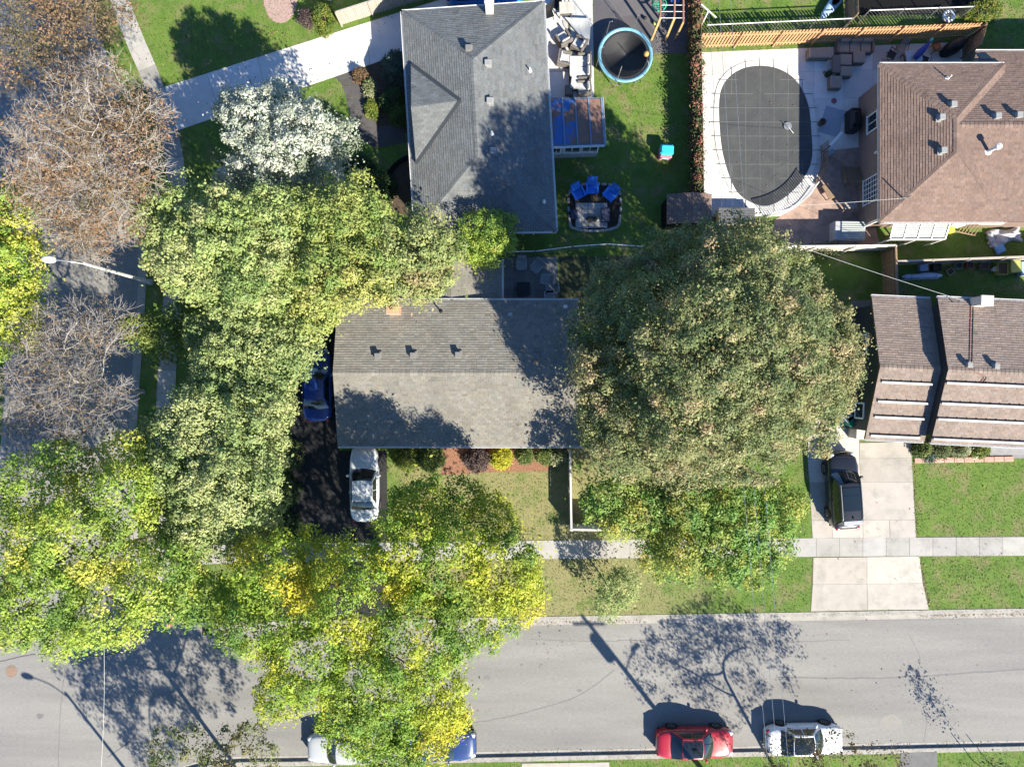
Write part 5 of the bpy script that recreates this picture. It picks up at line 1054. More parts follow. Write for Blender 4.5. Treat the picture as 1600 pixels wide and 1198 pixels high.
def strap(fixed, horiz):
    hits = []
    for i in range(K):
        (ax, ay), (bx, by) = rp[i], rp[(i + 1) % K]; a_, b_ = (ay, by) if horiz else (ax, bx)
        if (a_ - fixed) * (b_ - fixed) < 0: t = (fixed - a_) / (b_ - a_); hits.append(ax + (bx - ax) * t if horiz else ay + (by - ay) * t)
    if len(hits) < 2: return
    lo, hi = min(hits), max(hits); mb = MB(); e = .55
    f = lambda s: (s, fixed) if horiz else (fixed, s)
    pts = [Vector((*f(lo - e), .065))] + [Vector((*f(lo + (hi - lo) * t), .083 - .035 * (1 - (2 * t - 1) ** 2))) for t in (0, .1, .3, .5, .7, .9, 1)] + [Vector((*f(hi + e), .065))]
    for a, b in zip(pts[:-1], pts[1:]): mb.bar(a, b, .03, .006)
    mb.build('strap', M_strap, root)
for py in range(125, 320, 22): strap(P(0, py).y, True)
for px in range(1143, 1266, 22): strap(P(px, 0).x, False)
mb = MB(); mb.tube(smooth_path([P(1222, 190, .1), P(1230, 196, .25), P(1240, 208, .1)], 4), .03, 6); hd = P(1231, 197, .1); mb.lathe([(.02, .09), (.24, .1), (.25, .13), (.02, .15)], 16, (hd.x, hd.y, 0)); tag(mb.build('pool_skimmer', M_steel), 'round silver skimmer lying on the pool cover', 'skimmer')
def railing(label, pts, h_, m, pitch=.14, name='railing', th=.022):
    pts = [Vector((p[0], p[1], 0)) for p in pts]; root = thing(name, label, 'railing', tuple(pts[0])); mb0 = MB(); mb0.cur = (1, 1, 1); mb0.box((0, 0, h_ / 2 + .03), (th, th, h_ - .06)); t_ = mb0.build('picket', m); pm = t_.data; bpy.data.objects.remove(t_); acc = 0
    for a, b in zip(pts[:-1], pts[1:]):
        L_ = (b - a).length; s = acc
        while s < L_: piece('picket', pm, root, a.lerp(b, s / L_), math.atan2(b.y - a.y, b.x - a.x)); s += pitch
        acc = s - L_
    for z in (.1, h_):
        mb = MB(); mb.cur = (1, 1, 1)
        for a, b in zip(pts[:-1], pts[1:]): mb.bar(a + Vector((0, 0, z)), b + Vector((0, 0, z)), .045, .035)
        mb.build('rail', m, root)
    return root
railing('white picket railing curving round the lower end of the pool', [(p.x, p.y) for p in smooth_path([P2(1196, 340), P2(1222, 333), P2(1248, 317), P2(1268, 292)], 6)], 1.1, M_white, th=.045)
railing('brown wooden railing at the top of the terrace steps', [(p.x, p.y) for p in smooth_path([P2(1272, 288), P2(1282, 262), P2(1282, 228)], 4)], 1.0, M_brownw, .16, th=.04)
# ---------------------------------------------------------------- outdoor furniture
def B(root, nm, m, *boxes):
    mb = MB(); mb.cur = (1, 1, 1) if m in (M_wood, M_cedar, M_brownw) else None
    for c, s, *r in boxes: mb.box(c, s, r[0] if r else 0, r[1] if len(r) > 1 else .025)
    return mb.build(nm, m, root)
def at(px, py, z=.4): v = P(px, py, z); return (v.x, v.y, .02)
def armchair(label, px, py, rz, cm=None, w_=.85, d=.85):
    r = thing('wicker_armchair', label, 'armchair', at(px, py), rz, world=False)
    B(r, 'base', M_wick, ((0, 0, .17), (w_, d, .26))); B(r, 'backrest', M_wick, ((0, d / 2 - .07, .5), (w_, .14, .42)))
    for s in (-1, 1): B(r, 'arm', M_wick, ((s * (w_ / 2 - .07), -.06, .44), (.13, d - .14, .28)))
    B(r, 'seat_cushion', cm or M_cush, ((0, -.07, .37), (w_ - .28, d - .18, .13), 0, .04)); B(r, 'back_cushion', cm or M_cush, ((0, d / 2 - .2, .58), (w_ - .3, .14, .38), 0, .05)); return r
def sofa(label, px, py, rz, n=3, cm=None, name='wicker_sofa'):
    w_ = n * .68 + .26; d = .85; r = thing(name, label, 'sofa', at(px, py), rz, world=False)
    B(r, 'base', M_wick, ((0, 0, .17), (w_, d, .26))); B(r, 'backrest', M_wick, ((0, d / 2 - .07, .5), (w_, .14, .42)))
    for s in (-1, 1): B(r, 'arm', M_wick, ((s * (w_ / 2 - .07), -.06, .44), (.13, d - .14, .28)))
    for i in range(n): x = (i - (n - 1) / 2) * .68; B(r, 'seat_cushion', cm or M_cush, ((x, -.07, .37), (.65, d - .18, .13), 0, .04)); B(r, 'back_cushion', cm or M_cush, ((x, d / 2 - .2, .58), (.62, .14, .4), 0, .05))
    return r
def ottoman(label, px, py, rz, sx, sy, sz, cm=None, nm='ottoman', cat='ottoman'):
    r = thing(nm, label, cat, at(px, py), rz, world=False); B(r, 'base', M_wick, ((0, 0, sz / 2 - .05), (sx, sy, sz - .14))); B(r, 'cushion', cm or M_cush, ((0, 0, sz - .05), (sx * .98, sy * .98, .11), 0, .035))
    for s in (-1, 1):
        for t in (-1, 1): B(r, 'foot', M_black, ((s * (sx / 2 - .06), t * (sy / 2 - .06), .01), (.06, .06, .03)))
    return r
def table(label, px, py, rz, sx, sy, sz, tm=None, nm='patio_table'):
    r = thing(nm, label, 'table', at(px, py), rz, world=False); B(r, 'table_top', tm or M_cush, ((0, 0, sz), (sx, sy, .05), 0, .015))
    for s in (-1, 1):
        for t in (-1, 1): B(r, 'leg', M_wick, ((s * (sx / 2 - .07), t * (sy / 2 - .07), sz / 2 - .02), (.06, .06, sz), 0, .008))
    B(r, 'shelf', M_wick, ((0, 0, sz * .45), (sx - .16, sy - .16, .03))); return r
def folding_chair(label, px, py, rz, m, fm=None, nm='folding_chair', low=1.0):
    r = thing(nm, label, 'chair', at(px, py), rz, world=False); f = fm or M_dark
    for s in (-1, 1):
        mb = MB(); mb.tube([(s * .25, -.26, 0), (s * .25, .2, .42 * low)], .016, 6); mb.build('leg', f, r); mb = MB(); mb.tube([(s * .25, .28, 0), (s * .25, -.24, .42 * low)], .016, 6); mb.build('leg', f, r); mb = MB(); mb.tube([(s * .25, .2, .40 * low), (s * .25, .36, .88 * low)], .016, 6); mb.build('back_post', f, r); mb = MB(); mb.tube([(s * .28, -.22, .62 * low), (s * .28, .26, .62 * low)], .022, 6); mb.build('arm', f, r)
    mb = MB(); mb.grid(lambda a, b: ((a - .5) * .5, -.25 + .47 * b, .42 * low - .03 * math.sin(math.pi * b) * math.sin(math.pi * a)), 4, 4); mb.build('seat', m, r); mb = MB(); mb.grid(lambda a, b: ((a - .5) * .5, .2 + .16 * b, .42 * low + .46 * low * b), 4, 4); mb.build('backrest', m, r); return r
armchair('grey wicker armchair nearest the upper house ridge side of the patio', 881, 60, R(-150)); bpy.data.objects['wicker_armchair']['label'] = 'grey wicker armchair at the top left of the patio set'
armchair('grey wicker armchair turned beside the grey sheet', 905, 69, R(-120)); armchair('grey wicker armchair left of the pale patio table', 882, 91, R(80))
table('pale slatted coffee table in the middle of the patio set', 899, 104, 0, .72, 1.25, .45, mat('pale_table', (.50, .47, .43), (.57, .54, .50), 12, .7)); sofa('grey wicker sofa along the right edge of the patio', 913, 104, R(-90), 2)
ottoman('grey square ottoman below the coffee table', 900, 129, R(-8), .68, .78, .45); armchair('grey wicker armchair nearest the sunroom', 913, 137, R(-84)); ottoman('small dark ottoman by the sunroom corner', 889, 140, 0, .45, .6, .4, M_wick)
table('pale garden table at the top of the patio', 884, 16, R(2), .85, .72, .7, mat('beige_table', (.46, .43, .38), None)); folding_chair('black garden chair at the top edge of the patio', 858, 22, R(20), M_black); folding_chair('black garden chair leaning near the top edge', 868, 8, R(-30), M_black)
mb = MB(); a, b, c3 = P(883, 27, .3), P(924, 26, .5), P(921, 73, .3); d = P(924, 60, .35)
def shc(u, v): p = a.lerp(b, u).lerp(c3, v) if False else a.lerp(b.lerp(c3, v), u); p = Vector(p); p.z = .30 + .12 * math.sin(u * 6) * math.sin(v * 5) * .5 - .15 * math.sin(math.pi * u) * math.sin(math.pi * v); return p
mb.grid(shc, 10, 10); r = thing('grey_tarp', 'triangular grey cloth tied over the patio corner', 'tarp', (a.x, a.y, 0)); mb.build('cloth', mat('grey_cloth', (.40, .42, .42), (.45, .47, .47), 3, .9), r)
for q in (a, b, c3): MB().tube([(q.x, q.y, .0), (q.x, q.y, .36)], .02, 6).build('peg', M_steel, r)
# right patio
sofa('taupe wicker sofa against the cedar fence', 1336, 72, 0, 3, M_taupe); ottoman('long taupe storage bench left of the sofa', 1280, 84, 0, 1.35, .62, .55, M_taupe, 'storage_bench', 'bench')
ottoman('taupe cube seat right in front of the sofa', 1342, 90, 0, .75, .72, .5, M_taupe); ottoman('taupe cube seat in front of the sofa, upper of two', 1321, 94, R(-3), .75, .68, .5, M_taupe); ottoman('taupe cube seat, lower of the two in line', 1322, 112, R(-3), .75, .62, .5, M_taupe); ottoman('taupe cube seat standing apart toward the pool', 1306, 129, R(-2), .72, .76, .5, M_taupe)
table('narrow grey table beside the taupe cubes', 1306, 101, 0, .5, 1.1, .5, M_wick)
r = thing('round_planter', 'small dark leafy pot beside the taupe seats', 'planter', at(1296, 114), world=False); MB().lathe([(.12, 0), (.17, .3), (.15, .3), (.14, .26)], 12).build('pot', M_dark, r); rs = np.random.default_rng(3); V, F, T = leaves(rs.normal(size=(14, 3)) * .09 + np.array([0, 0, .38]), palpick('dark', 14, rs), 10, .1, rs, (.06, .06, .05)); npmesh('foliage', V, F, M_leaf, r, tint=T)
mb = MB(); mb.prism([P2(1291, 165), P2(1322, 174), P2(1309, 214), P2(1278, 206)], .022, .034); tag(mb.build('outdoor_rug', mat('blue_grey_rug', (.30, .34, .40), (.36, .40, .46), 10, .95, .3, 60)), 'square blue grey rug on the pool patio', 'rug')
r = thing('covered_grill', 'barbecue under a black cover by the brick wall', 'barbecue', at(1333, 189, .5), R(90), world=False); B(r, 'cover', M_black, ((0, 0, .48), (1.35, .66, .92), 0, .08)); B(r, 'hood', M_black, ((0, .02, 1.0), (.85, .5, .2), 0, .09)); B(r, 'strap', M_dark, ((0, 0, .3), (1.37, .68, .03)))
r = thing('round_planter', 'dark round pot on the corner of the rug', 'planter', at(1286, 190), world=False); MB().lathe([(.15, 0), (.22, .4), (.19, .4), (.18, .34), (.01, .34)], 14).build('pot', mat('brown_pot', (.10, .08, .07), None), r); MB().lathe([(.17, .345), (.01, .36)], 12).build('soil', M_soil, r)
MB_ = MB().lathe([(.16, .02), (.17, .06), (.02, .07)], 14, (*P2(1303, 158), 0)); tag(MB_.build('red_disc', mat('dull_red', (.24, .11, .11), None)), 'small dull red disc on the pool patio', 'disc')
folding_chair('black folding chair tilted near the house, left one', 1393, 86, R(60), M_dark, nm='folding_chair'); folding_chair('grey folding chair against the cedar fence', 1410, 74, R(-20), M_taupe); folding_chair('black folding chair close to the roof edge', 1444, 94, R(160), M_dark); table('glass topped table between the folding chairs', 1424, 92, R(10), 1.0, .8, .7, M_steel)
r = thing('folded_parasol', 'folded navy blue parasol lying across the table', 'parasol', at(1440, 80, .8), R(48), world=False); MB().lathe([(.03, -.7), (.16, -.55), (.2, 0), (.12, .5), (.03, .75)], 10, (0, 0, .85), 'x').build('canopy', mat('navy_cloth', (.03, .05, .22), (.04, .07, .3), 5, .9), r); MB().tube([(-1.1, 0, .85), (.85, 0, .85)], .02, 6).build('pole', M_steel, r); MB().lathe([(.02, .75), (.1, .8), (.08, .98), (.02, 1.02)], 8, (0, 0, .85), 'x').build('tip_cover', mat('aqua', (.1, .45, .5), None), r)
r = thing('garden_chair', 'orange and brown garden chair with things piled on it', 'chair', at(1464, 74), R(15), world=False); B(r, 'seat', M_brownw, ((0, 0, .4), (.55, .5, .05))); B(r, 'backrest', M_brownw, ((0, .25, .65), (.55, .05, .5))); B(r, 'cushion', mat('orange_cloth', (.48, .20, .06), (.4, .12, .05), 6, .9), ((-.05, .05, .5), (.45, .42, .16), .3, .05)); [B(r, 'leg', M_brownw, ((x, y, .2), (.05, .05, .38))) for x in (-.24, .24) for y in (-.2, .2)]
r = thing('covered_grill', 'kettle shaped black cover at the right end of the cedar fence', 'barbecue', at(1492, 72, .5), R(30), world=False); MB().lathe([(.62, 0), (.66, .3), (.6, .7), (.42, .95), (.15, 1.02), (.01, 1.03)], 14, (0, 0, 0), sq=(1.2, .62)).build('cover', M_black, r, smooth=True); MB().tube([(-.3, 0, 1.0), (0, 0, 1.08), (.3, 0, 1.0)], .02, 6).build('handle', M_dark, r)
# terrace things
r = thing('wooden_steps', 'dark wooden steps below the brick wall window', 'steps', at(1330, 274, .2), 0, world=False)
for i in range(5): B(r, 'tread', M_brownw, ((0, .45 - i * .24, .12 + i * .12), (.95, .22, .04), 0, .006))
for s in (-1, 1): mb = MB(); mb.cur = (.8, .8, .8); mb.bar((s * .5, .55, .08), (s * .5, -.6, .62), .05, .2); mb.build('stringer', M_brownw, r)
r = thing('sawhorse', 'pale wooden trestle standing on the terrace', 'trestle', at(1327, 322, .4), R(8), world=False)
for k in range(3): B(r, 'plank', M_wood, ((0, -.14 + k * .14, .62), (.75, .11, .03), 0, .004))
for x in (-.3, .3):
    for y in (-1, 1): mb = MB(); mb.cur = (1, 1, 1); mb.bar((x, y * .3, 0), (x, y * .08, .6), .05, .05); mb.build('leg', M_wood, r)
r = thing('garden_gate_post', 'white tilted gate arm beside the brown railing', 'gate', at(1290, 233, .4), R(35), world=False); mb = MB(); mb.tube([(0, 0, .0), (0, 0, 1.0)], .04, 8); mb.build('post', M_dark, r); mb = MB(); mb.bar((0, 0, .95), (1.05, .25, 1.0), .14, .08); mb.build('arm', M_white, r); B(r, 'base', mat('blue_box', (.25, .3, .36), None), ((.15, -.35, .2), (.5, .3, .4)))
r = thing('side_table', 'small wooden bench at the lit top of the terrace', 'bench', at(1293, 300, .3), R(28), world=False); B(r, 'seat', M_brownw, ((0, 0, .42), (.4, 1.0, .06))); [B(r, 'leg', M_brownw, ((x, y, .2), (.06, .06, .4))) for x in (-.15, .15) for y in (-.42, .42)]
r = thing('cold_frame', 'low greenhouse box with ribbed clear lid by the grey fence', 'greenhouse', at(1325, 362, .5), R(-1), world=False); B(r, 'side_panel', mat('grey_panel', (.36, .37, .38), (.42, .43, .44), 4, .6), ((0, 0, .4), (1.85, 1.15, .8), 0, .02))
for k in range(8): B(r, 'lid_rib', mat('clear_rib', (.42, .46, .45), None, rough=.3), ((.16, .5 - k * .135, .86), (1.45, .10, .05), 0, .012))
r = thing('lean_to', 'white ribbed lean-to roof against the brown bungalow', 'lean-to', (P(1430, 362, 2.0).x, P(1430, 362, 2.0).y, 0)); p0, p1 = P(1397, 348, 2.4), P(1476, 380, 1.9)
M_poly = mat('white_sheet', (.36, .38, .385), (.42, .44, .44), 3, .4)
for k in range(4):
    xa = p0.x + (p1.x - p0.x) * (k + .02) / 4; xb = p0.x + (p1.x - p0.x) * (k + .98) / 4; mb = MB(); n_ = 18
    mb.grid(lambda a, b: (xa + (xb - xa) * a, p0.y + (p1.y + .25 - p0.y) * b, 2.4 - .45 * b + .022 * math.cos(b * math.pi * n_)), 1, n_ * 2); mb.build('roof_sheet', M_poly, r)
mb = MB(); mb.bar((p0.x, p1.y + .22, 1.92), (p1.x, p1.y + .22, 1.92), .04, .3); mb.build('fascia', M_white, r)
for x_ in (p0.x + .06, (p0.x + p1.x) / 2, p1.x - .06): mb = MB(); mb.bar((x_, p1.y + .24, 0), (x_, p1.y + .24, 1.8), .08, .08); mb.build('post', M_white, r)
[MB().bar((p0.x + (p1.x - p0.x) * k / 4, p0.y, 2.45), (p0.x + (p1.x - p0.x) * k / 4, p1.y + .25, 1.99), .035, .05).build('batten', M_steel, r) for k in range(5)]
# ---------------------------------------------------------------- upper back yard
tc_ = P(977, 86, .85); r = thing('trampoline', 'round trampoline with turquoise rim pad and safety net', 'trampoline', (tc_.x, tc_.y, .012), R(12), world=False); RR = 1.66
MB().lathe([(RR - .17, .86), (RR - .17, .90), (RR, .92), (RR + .04, .86), (RR, .82), (RR - .17, .86)], 40, caps=False).build('rim_pad', mat('turquoise_pad', (.14, .38, .52), (.24, .50, .60), 2, .6), r, smooth=True); MB().lathe([(RR - .16, .855), (RR - .2, .86), (1.0, .84), (.02, .83)], 40).build('jumping_mat', mat('mat_black', (.035, .036, .04), None, rough=.7), r, smooth=True)
for k in range(6):
    a_ = k * math.pi / 3; c_, s_ = math.cos(a_), math.sin(a_); MB().tube([((RR + .06) * c_, (RR + .06) * s_, 0), ((RR + .06) * c_, (RR + .06) * s_, 2.3), ((RR - .1) * c_, (RR - .1) * s_, 2.55)], .022, 6).build('net_pole', M_steel, r)
    MB().tube([((RR - .1) * math.cos(a_ - .25), (RR - .1) * math.sin(a_ - .25), .83), ((RR - .1) * math.cos(a_ - .25), (RR - .1) * math.sin(a_ - .25), .02), ((RR - .1) * math.cos(a_ + .25), (RR - .1) * math.sin(a_ + .25), .02), ((RR - .1) * math.cos(a_ + .25), (RR - .1) * math.sin(a_ + .25), .83)], .02, 6).build('leg', M_steel, r)
mb = MB(); mb.grid(lambda a, b: ((RR - .02 - .10 * math.sin(math.pi * b) * abs(math.sin(3 * 2 * math.pi * a))) * math.cos(a * 2 * math.pi), (RR - .02 - .10 * math.sin(math.pi * b) * abs(math.sin(3 * 2 * math.pi * a))) * math.sin(a * 2 * math.pi), .9 + 1.5 * b - .1 * abs(math.sin(3 * 2 * math.pi * a)) * b), 36, 4); mb.build('net', mat('net_black', (.02, .02, .022), None, alpha=.22), r)
def ball(label, px, py, z, r_, m): v = P(px, py, z); mb = MB(); mb.lathe([(r_ * math.sin(math.pi * i / 10) + .001, -r_ * math.cos(math.pi * i / 10)) for i in range(11)], 16, (v.x, v.y, z)); tag(mb.build('ball', m, smooth=True), label, 'ball')
ball('orange ball lying on the trampoline', 1010, 84, 1.02, .17, mat('orange_ball', (.60, .36, .10), None, rough=.5)); ball('yellow green ball below the swing frame', 1024, 36, .15, .13, mat('lime_ball', (.5, .55, .12), None)); ball('black ball on the grey ground sheet', 1008, 28, .15, .11, M_black)
r = thing('swing_frame', 'wooden play frame with ladder rungs at the top edge', 'play frame', (P(1038, 20).x, P(1038, 20).y, 0))
for px in (1018, 1040):
    g = P(px, 62); t_ = P(px + 14, 28, 2.1); mb = MB(); mb.cur = (1, 1, 1); mb.bar(g, t_, .12, .12); mb.build('leg', mat('golden_wood', (.50, .33, .13), (.58, .40, .18), 5, .7), r); q = P(px + 16, -60, 2.1); mb = MB(); mb.bar(t_ + Vector((0, .1, 0)), q, .09, .12); mb.build('beam', mat('red_brown_wood', (.30, .15, .10), None), r)
for k in range(8): a_ = P(1032, 28 - k * 10, 2.12); b_ = P(1070, 28 - k * 10, 2.12); MB().tube([a_, b_], .018, 6).build('rung', M_white, r)
MB().bar(P(1068, 34, 2.1), P(1068, -60, 2.1), .09, .12).build('beam', _M['red_brown_wood'], r); g = P(1068, 34, 2.05); MB().bar((g.x, g.y, 0), (g.x, g.y, 2.05), .1, .1).build('post', _M['golden_wood'], r)
sw = P(1030, 6, .9); r = thing('web_swing', 'round green web swing hanging from the play frame', 'swing', (sw.x, sw.y, .9), world=False); gm = mat('green_plastic', (.03, .42, .22), None, rough=.5); MB().tube([(.44 * math.cos(k * math.pi / 10), .44 * math.sin(k * math.pi / 10), 0) for k in range(21)], .045, 8).build('rim', gm, r)
mb = MB(); [mb.tube([(.42 * math.cos(k * math.pi / 5), .42 * math.sin(k * math.pi / 5), 0), (-.42 * math.cos(k * math.pi / 5), -.42 * math.sin(k * math.pi / 5), -.02)], .014, 4) for k in range(5)]; [mb.tube([(q * math.cos(k * math.pi / 8), q * math.sin(k * math.pi / 8), -.01) for k in range(17)], .012, 4) for q in (.15, .28)]; mb.build('web', gm, r)
for s in (-1, 1): MB().tube([(s * .42, 0, 0), (s * .15, 0, 1.22)], .012, 5).build('rope', M_dark, r)
r = thing('blue_slide', 'blue plastic slide top at the upper edge behind the rungs', 'slide', (P(1058, -4).x, P(1058, -4).y, 0)); q = P(1058, 2, .9); mb = MB(); mb.grid(lambda a, b: (q.x - .28 + .56 * a, q.y + .2 + 1.6 * b, .35 + 1.1 * b + (.14 if a in (0, 1) else 0)), 4, 6); mb.build('chute', mat('blue_plastic', (.03, .14, .50), None, rough=.35), r); [MB().bar((q.x + s * .25, q.y + 1.7, 0), (q.x + s * .25, q.y + 1.7, 1.4), .06, .06).build('leg', M_steel, r) for s in (-1, 1)]
g = P(1090, 52); r = thing('clothes_post', 'leaning white T shaped clothes post at the hedge corner', 'post', (g.x, g.y, 0)); t_ = P(1107, 17, 2.5); MB().tube([g, t_], .05, 8).build('post', M_white, r); MB().bar(t_ + Vector((-.42, .38, 0)), t_ + Vector((.46, -.4, 0)), .07, .07).build('crossbar', M_white, r)
# fire pit corner
b_ = smooth_path([P2(*p) for p in ((891, 296), (928, 288), (966, 296), (968, 345), (958, 357), (927, 361), (897, 357), (890, 345))], 4, True); mb = MB(); paved([(p.x, p.y) for p in b_]); mb.prism([(p.x, p.y) for p in b_], -.05, .012); struct(mb, 'garden_bed', mat('dark_mulch', (.035, .028, .026), (.06, .045, .04), 6, .95, .8, 40, fine=.4), 'dark mulch seating corner on the back lawn')
bd = bpy.data.objects['garden_bed.006'] if 'garden_bed.006' in bpy.data.objects else None
r = thing('stone_border', 'rounded stone border of the fire pit corner', 'border', (b_[0].x, b_[0].y, 0)); vv = variants('stone', (.34, .16, .14), M_walk, 4, .04)
for i in range(0, len(b_)):
    p, q = b_[i], b_[(i + 1) % len(b_)]; n_ = max(1, int((q - p).length / .35))
    for k in range(n_): c = p.lerp(q, (k + .5) / n_); piece('stone', random.choice(vv), r, (c.x, c.y, .07), math.atan2(q.y - p.y, q.x - p.x) + random.uniform(-.08, .08))
r = thing('paver_pad', 'grey paver pad with a fire bowl between the blue chairs', 'paving', (P(925, 334).x, P(925, 334).y, 0)); vv = variants('paver', (.38, .38, .05), mat('pad_paver', (.34, .33, .31), (.42, .41, .385), 4, .9, .3, 40, tint=True), 5, .006)
for i in range(5):
    for j in range(4): c = P(904 + i * 10, 322 + j * 9.8); piece('paver', random.choice(vv), r, (c.x, c.y, .038))
r = thing('fire_bowl', 'dark rectangular fire bowl on the paver pad', 'fire pit', (P(924, 343).x, P(924, 343).y, .063), world=False); B(r, 'base', M_dark, ((0, 0, .12), (.62, .26, .22), 0, .02)); B(r, 'coals', M_black, ((0, 0, .235), (.5, .16, .03), 0, .01)); [B(r, 'handle', M_dark, ((s * .34, 0, .18), (.06, .14, .03), 0, .008)) for s in (-1, 1)]
blue = mat('blue_resin', (.03, .20, .72), (.04, .24, .80), 4, .5)
def adirondack(label, px, py, rz):
    r = thing('adirondack_chair', label, 'chair', at(px, py, .4), rz, group='blue chairs at the fire pit', world=False)
    for k in range(5): x = (k - 2) * .105; mb = MB(); mb.bar((x * .9, .18, .28), (x * 1.25, .52, .98 - abs(k - 2) * .05), .095, .022); mb.build('back_slat', blue, r)
    for k in range(5): mb = MB(); mb.box((0, -.32 + k * .105, .37 - k * .028), (.52, .095, .022), 0, .004); mb.build('seat_slat', blue, r)
    for s in (-1, 1): mb = MB(); mb.box((s * .33, -.05, .56), (.13, .68, .025), 0, .008); mb.build('arm', blue, r); mb = MB(); mb.bar((s * .3, -.32, 0), (s * .3, -.32, .55), .03, .10); mb.build('leg', blue, r); mb = MB(); mb.bar((s * .27, -.34, .34), (s * .27, .5, .06), .03, .1); mb.build('side_rail', blue, r)
    return r
adirondack('bright blue slatted chair at the left of the fire pit', 903, 301, R(28)); adirondack('bright blue slatted chair in the middle above the fire pit', 925, 293, R(2)); adirondack('bright blue slatted chair at the right of the fire pit', 954, 303, R(-42))
B(thing('low_box', 'dark navy box at the left rim of the fire pit', 'box', at(897, 334), 0, world=False), 'body', mat('navy_box', (.04, .05, .09), None), ((0, 0, .17), (.42, .5, .34), 0, .02), ((0, 0, .36), (.46, .54, .04), 0, .01)); B(thing('low_box', 'dark navy box at the right rim of the fire pit', 'box', at(946, 335), 0, world=False), 'body', _M['navy_box'], ((0, 0, .2), (.48, .8, .4), 0, .02), ((0, 0, .42), (.52, .84, .04), 0, .01))
r = thing('toy_house', 'turquoise and pink toy playhouse on the back lawn', 'toy', at(1040, 239, .4), R(-3), world=False); B(r, 'wall', mat('pink_plastic', (.55, .20, .26), None, rough=.5), ((0, 0, .3), (.75, .72, .6), 0, .05)); B(r, 'roof', mat('aqua_plastic', (.04, .46, .50), None, rough=.4), ((0, .08, .72), (.84, .66, .26), 0, .1)); B(r, 'windowsill', M_white, ((0, -.38, .45), (.5, .06, .06), 0, .01)); B(r, 'doorway', M_black, ((0, -.362, .24), (.3, .02, .4), 0, .004))
# sheds
def shed(label, x0, y0, x1, y1, h_, ris, rm, wm, nm='garden_shed'):
    a, b = P(x0, y1, h_), P(x1, y0, h_); r = thing(nm, label, 'shed', ((a.x + b.x) / 2, (a.y + b.y) / 2, 0)); xm = a.x + (b.x - a.x) * .55
    MB().prism([(a.x + .1, a.y + .1), (b.x - .1, a.y + .1), (b.x - .1, b.y - .1), (a.x + .1, b.y - .1)], 0, h_).build('wall', wm, r)
    pl = [[Vector((a.x, b.y, h_)), Vector((a.x, a.y, h_)), Vector((xm, a.y, h_ + ris)), Vector((xm, b.y, h_ + ris))], [Vector((b.x, a.y, h_)), Vector((b.x, b.y, h_)), Vector((xm, b.y, h_ + ris)), Vector((xm, a.y, h_ + ris))]]
    rf = deckmesh(pl, .06).build('roof', wm, r); mb = MB(); [shingle(mb, p) for p in pl]; cap(mb, (xm, a.y, h_ + ris), (xm, b.y, h_ + ris), .12); mb.build('shingles', rm, rf, kind='stuff')
    q = [(a.x + .12, y_, h_ - .02) for y_ in (a.y + .12,)]; mb = MB()
    for y_ in (a.y + .12, b.y - .14): mb.faces([(a.x + .1, y_, h_ - .05), (b.x - .1, y_, h_ - .05), (xm, y_, h_ + ris - .08), (a.x + .1, y_ + .03, h_ - .05), (b.x - .1, y_ + .03, h_ - .05), (xm, y_ + .03, h_ + ris - .08)], [(0, 1, 2), (5, 4, 3), (0, 3, 4, 1), (1, 4, 5, 2), (2, 5, 3, 0)])
    mb.build('gable', wm, r); door(r, ((a.x + b.x) / 2, a.y + .1, .85), (0, -1, 0), .8, 1.6, M_brownw); return r
shed('small shed with rosy brown shingle roof beside the pool yard', 1042, 303, 1112, 350, 2.0, .35, M_shC, M_brownw)
r = thing('deck_box', 'dark ribbed deck box at the lower left of the pool patio', 'storage box', at(1150, 338, .5), 0, world=False); B(r, 'body', mat('beige_resin', (.48, .44, .38), None), ((0, 0, .3), (2.2, .95, .6), 0, .03))
for k in range(6): B(r, 'lid_slat', mat('grey_lid', (.10, .105, .11), (.13, .13, .135), 6, .6), ((0, -.42 + k * .168, .64), (2.26, .15, .06), 0, .015))
r = thing('white_shed', 'white shed at the top edge beside the yellow green shrub', 'shed', (P(505, -22).x, P(505, -22).y, 0), R(-17), world=False); B(r, 'wall', M_white, ((0, 0, 1.0), (1.5, 1.6, 2.0), 0, .01)); B(r, 'roof', M_white, ((0, 0, 2.06), (1.7, 1.8, .1), 0, .02)); B(r, 'door', M_ventl, ((0, -.81, .9), (.8, .03, 1.7), 0, .005))
r = thing('kayak', 'pale blue kayak at the top edge against the russet fence', 'kayak', at(1306, 2, .3), R(50), world=False); mb = MB(); mb.grid(lambda a, b: ((a - .5) * 3.0, (.34 * math.sin(math.pi * a) ** .6) * math.cos(math.pi * b), .3 + .14 * math.sin(math.pi * b) * math.sin(math.pi * a) ** .5), 16, 8); mb.build('hull', mat('pale_blue', (.35, .48, .62), None, rough=.4), r, smooth=True); MB().lathe([(.26, .44), (.24, .47), (.2, .44)], 16, sq=(1.6, .8)).build('cockpit', M_black, r)
r = thing('hose_reel', 'white ring shaped hose reel on the bright pad', 'hose reel', at(1482, 26, .4), R(20), world=False); MB().tube([(.30 * math.cos(k * math.pi / 10), .30 * math.sin(k * math.pi / 10), .45) for k in range(21)], .09, 8).build('hose', M_white, r, smooth=True); MB().lathe([(.2, 0), (.16, .4), (.06, .5)], 12).build('stand', M_steel, r)
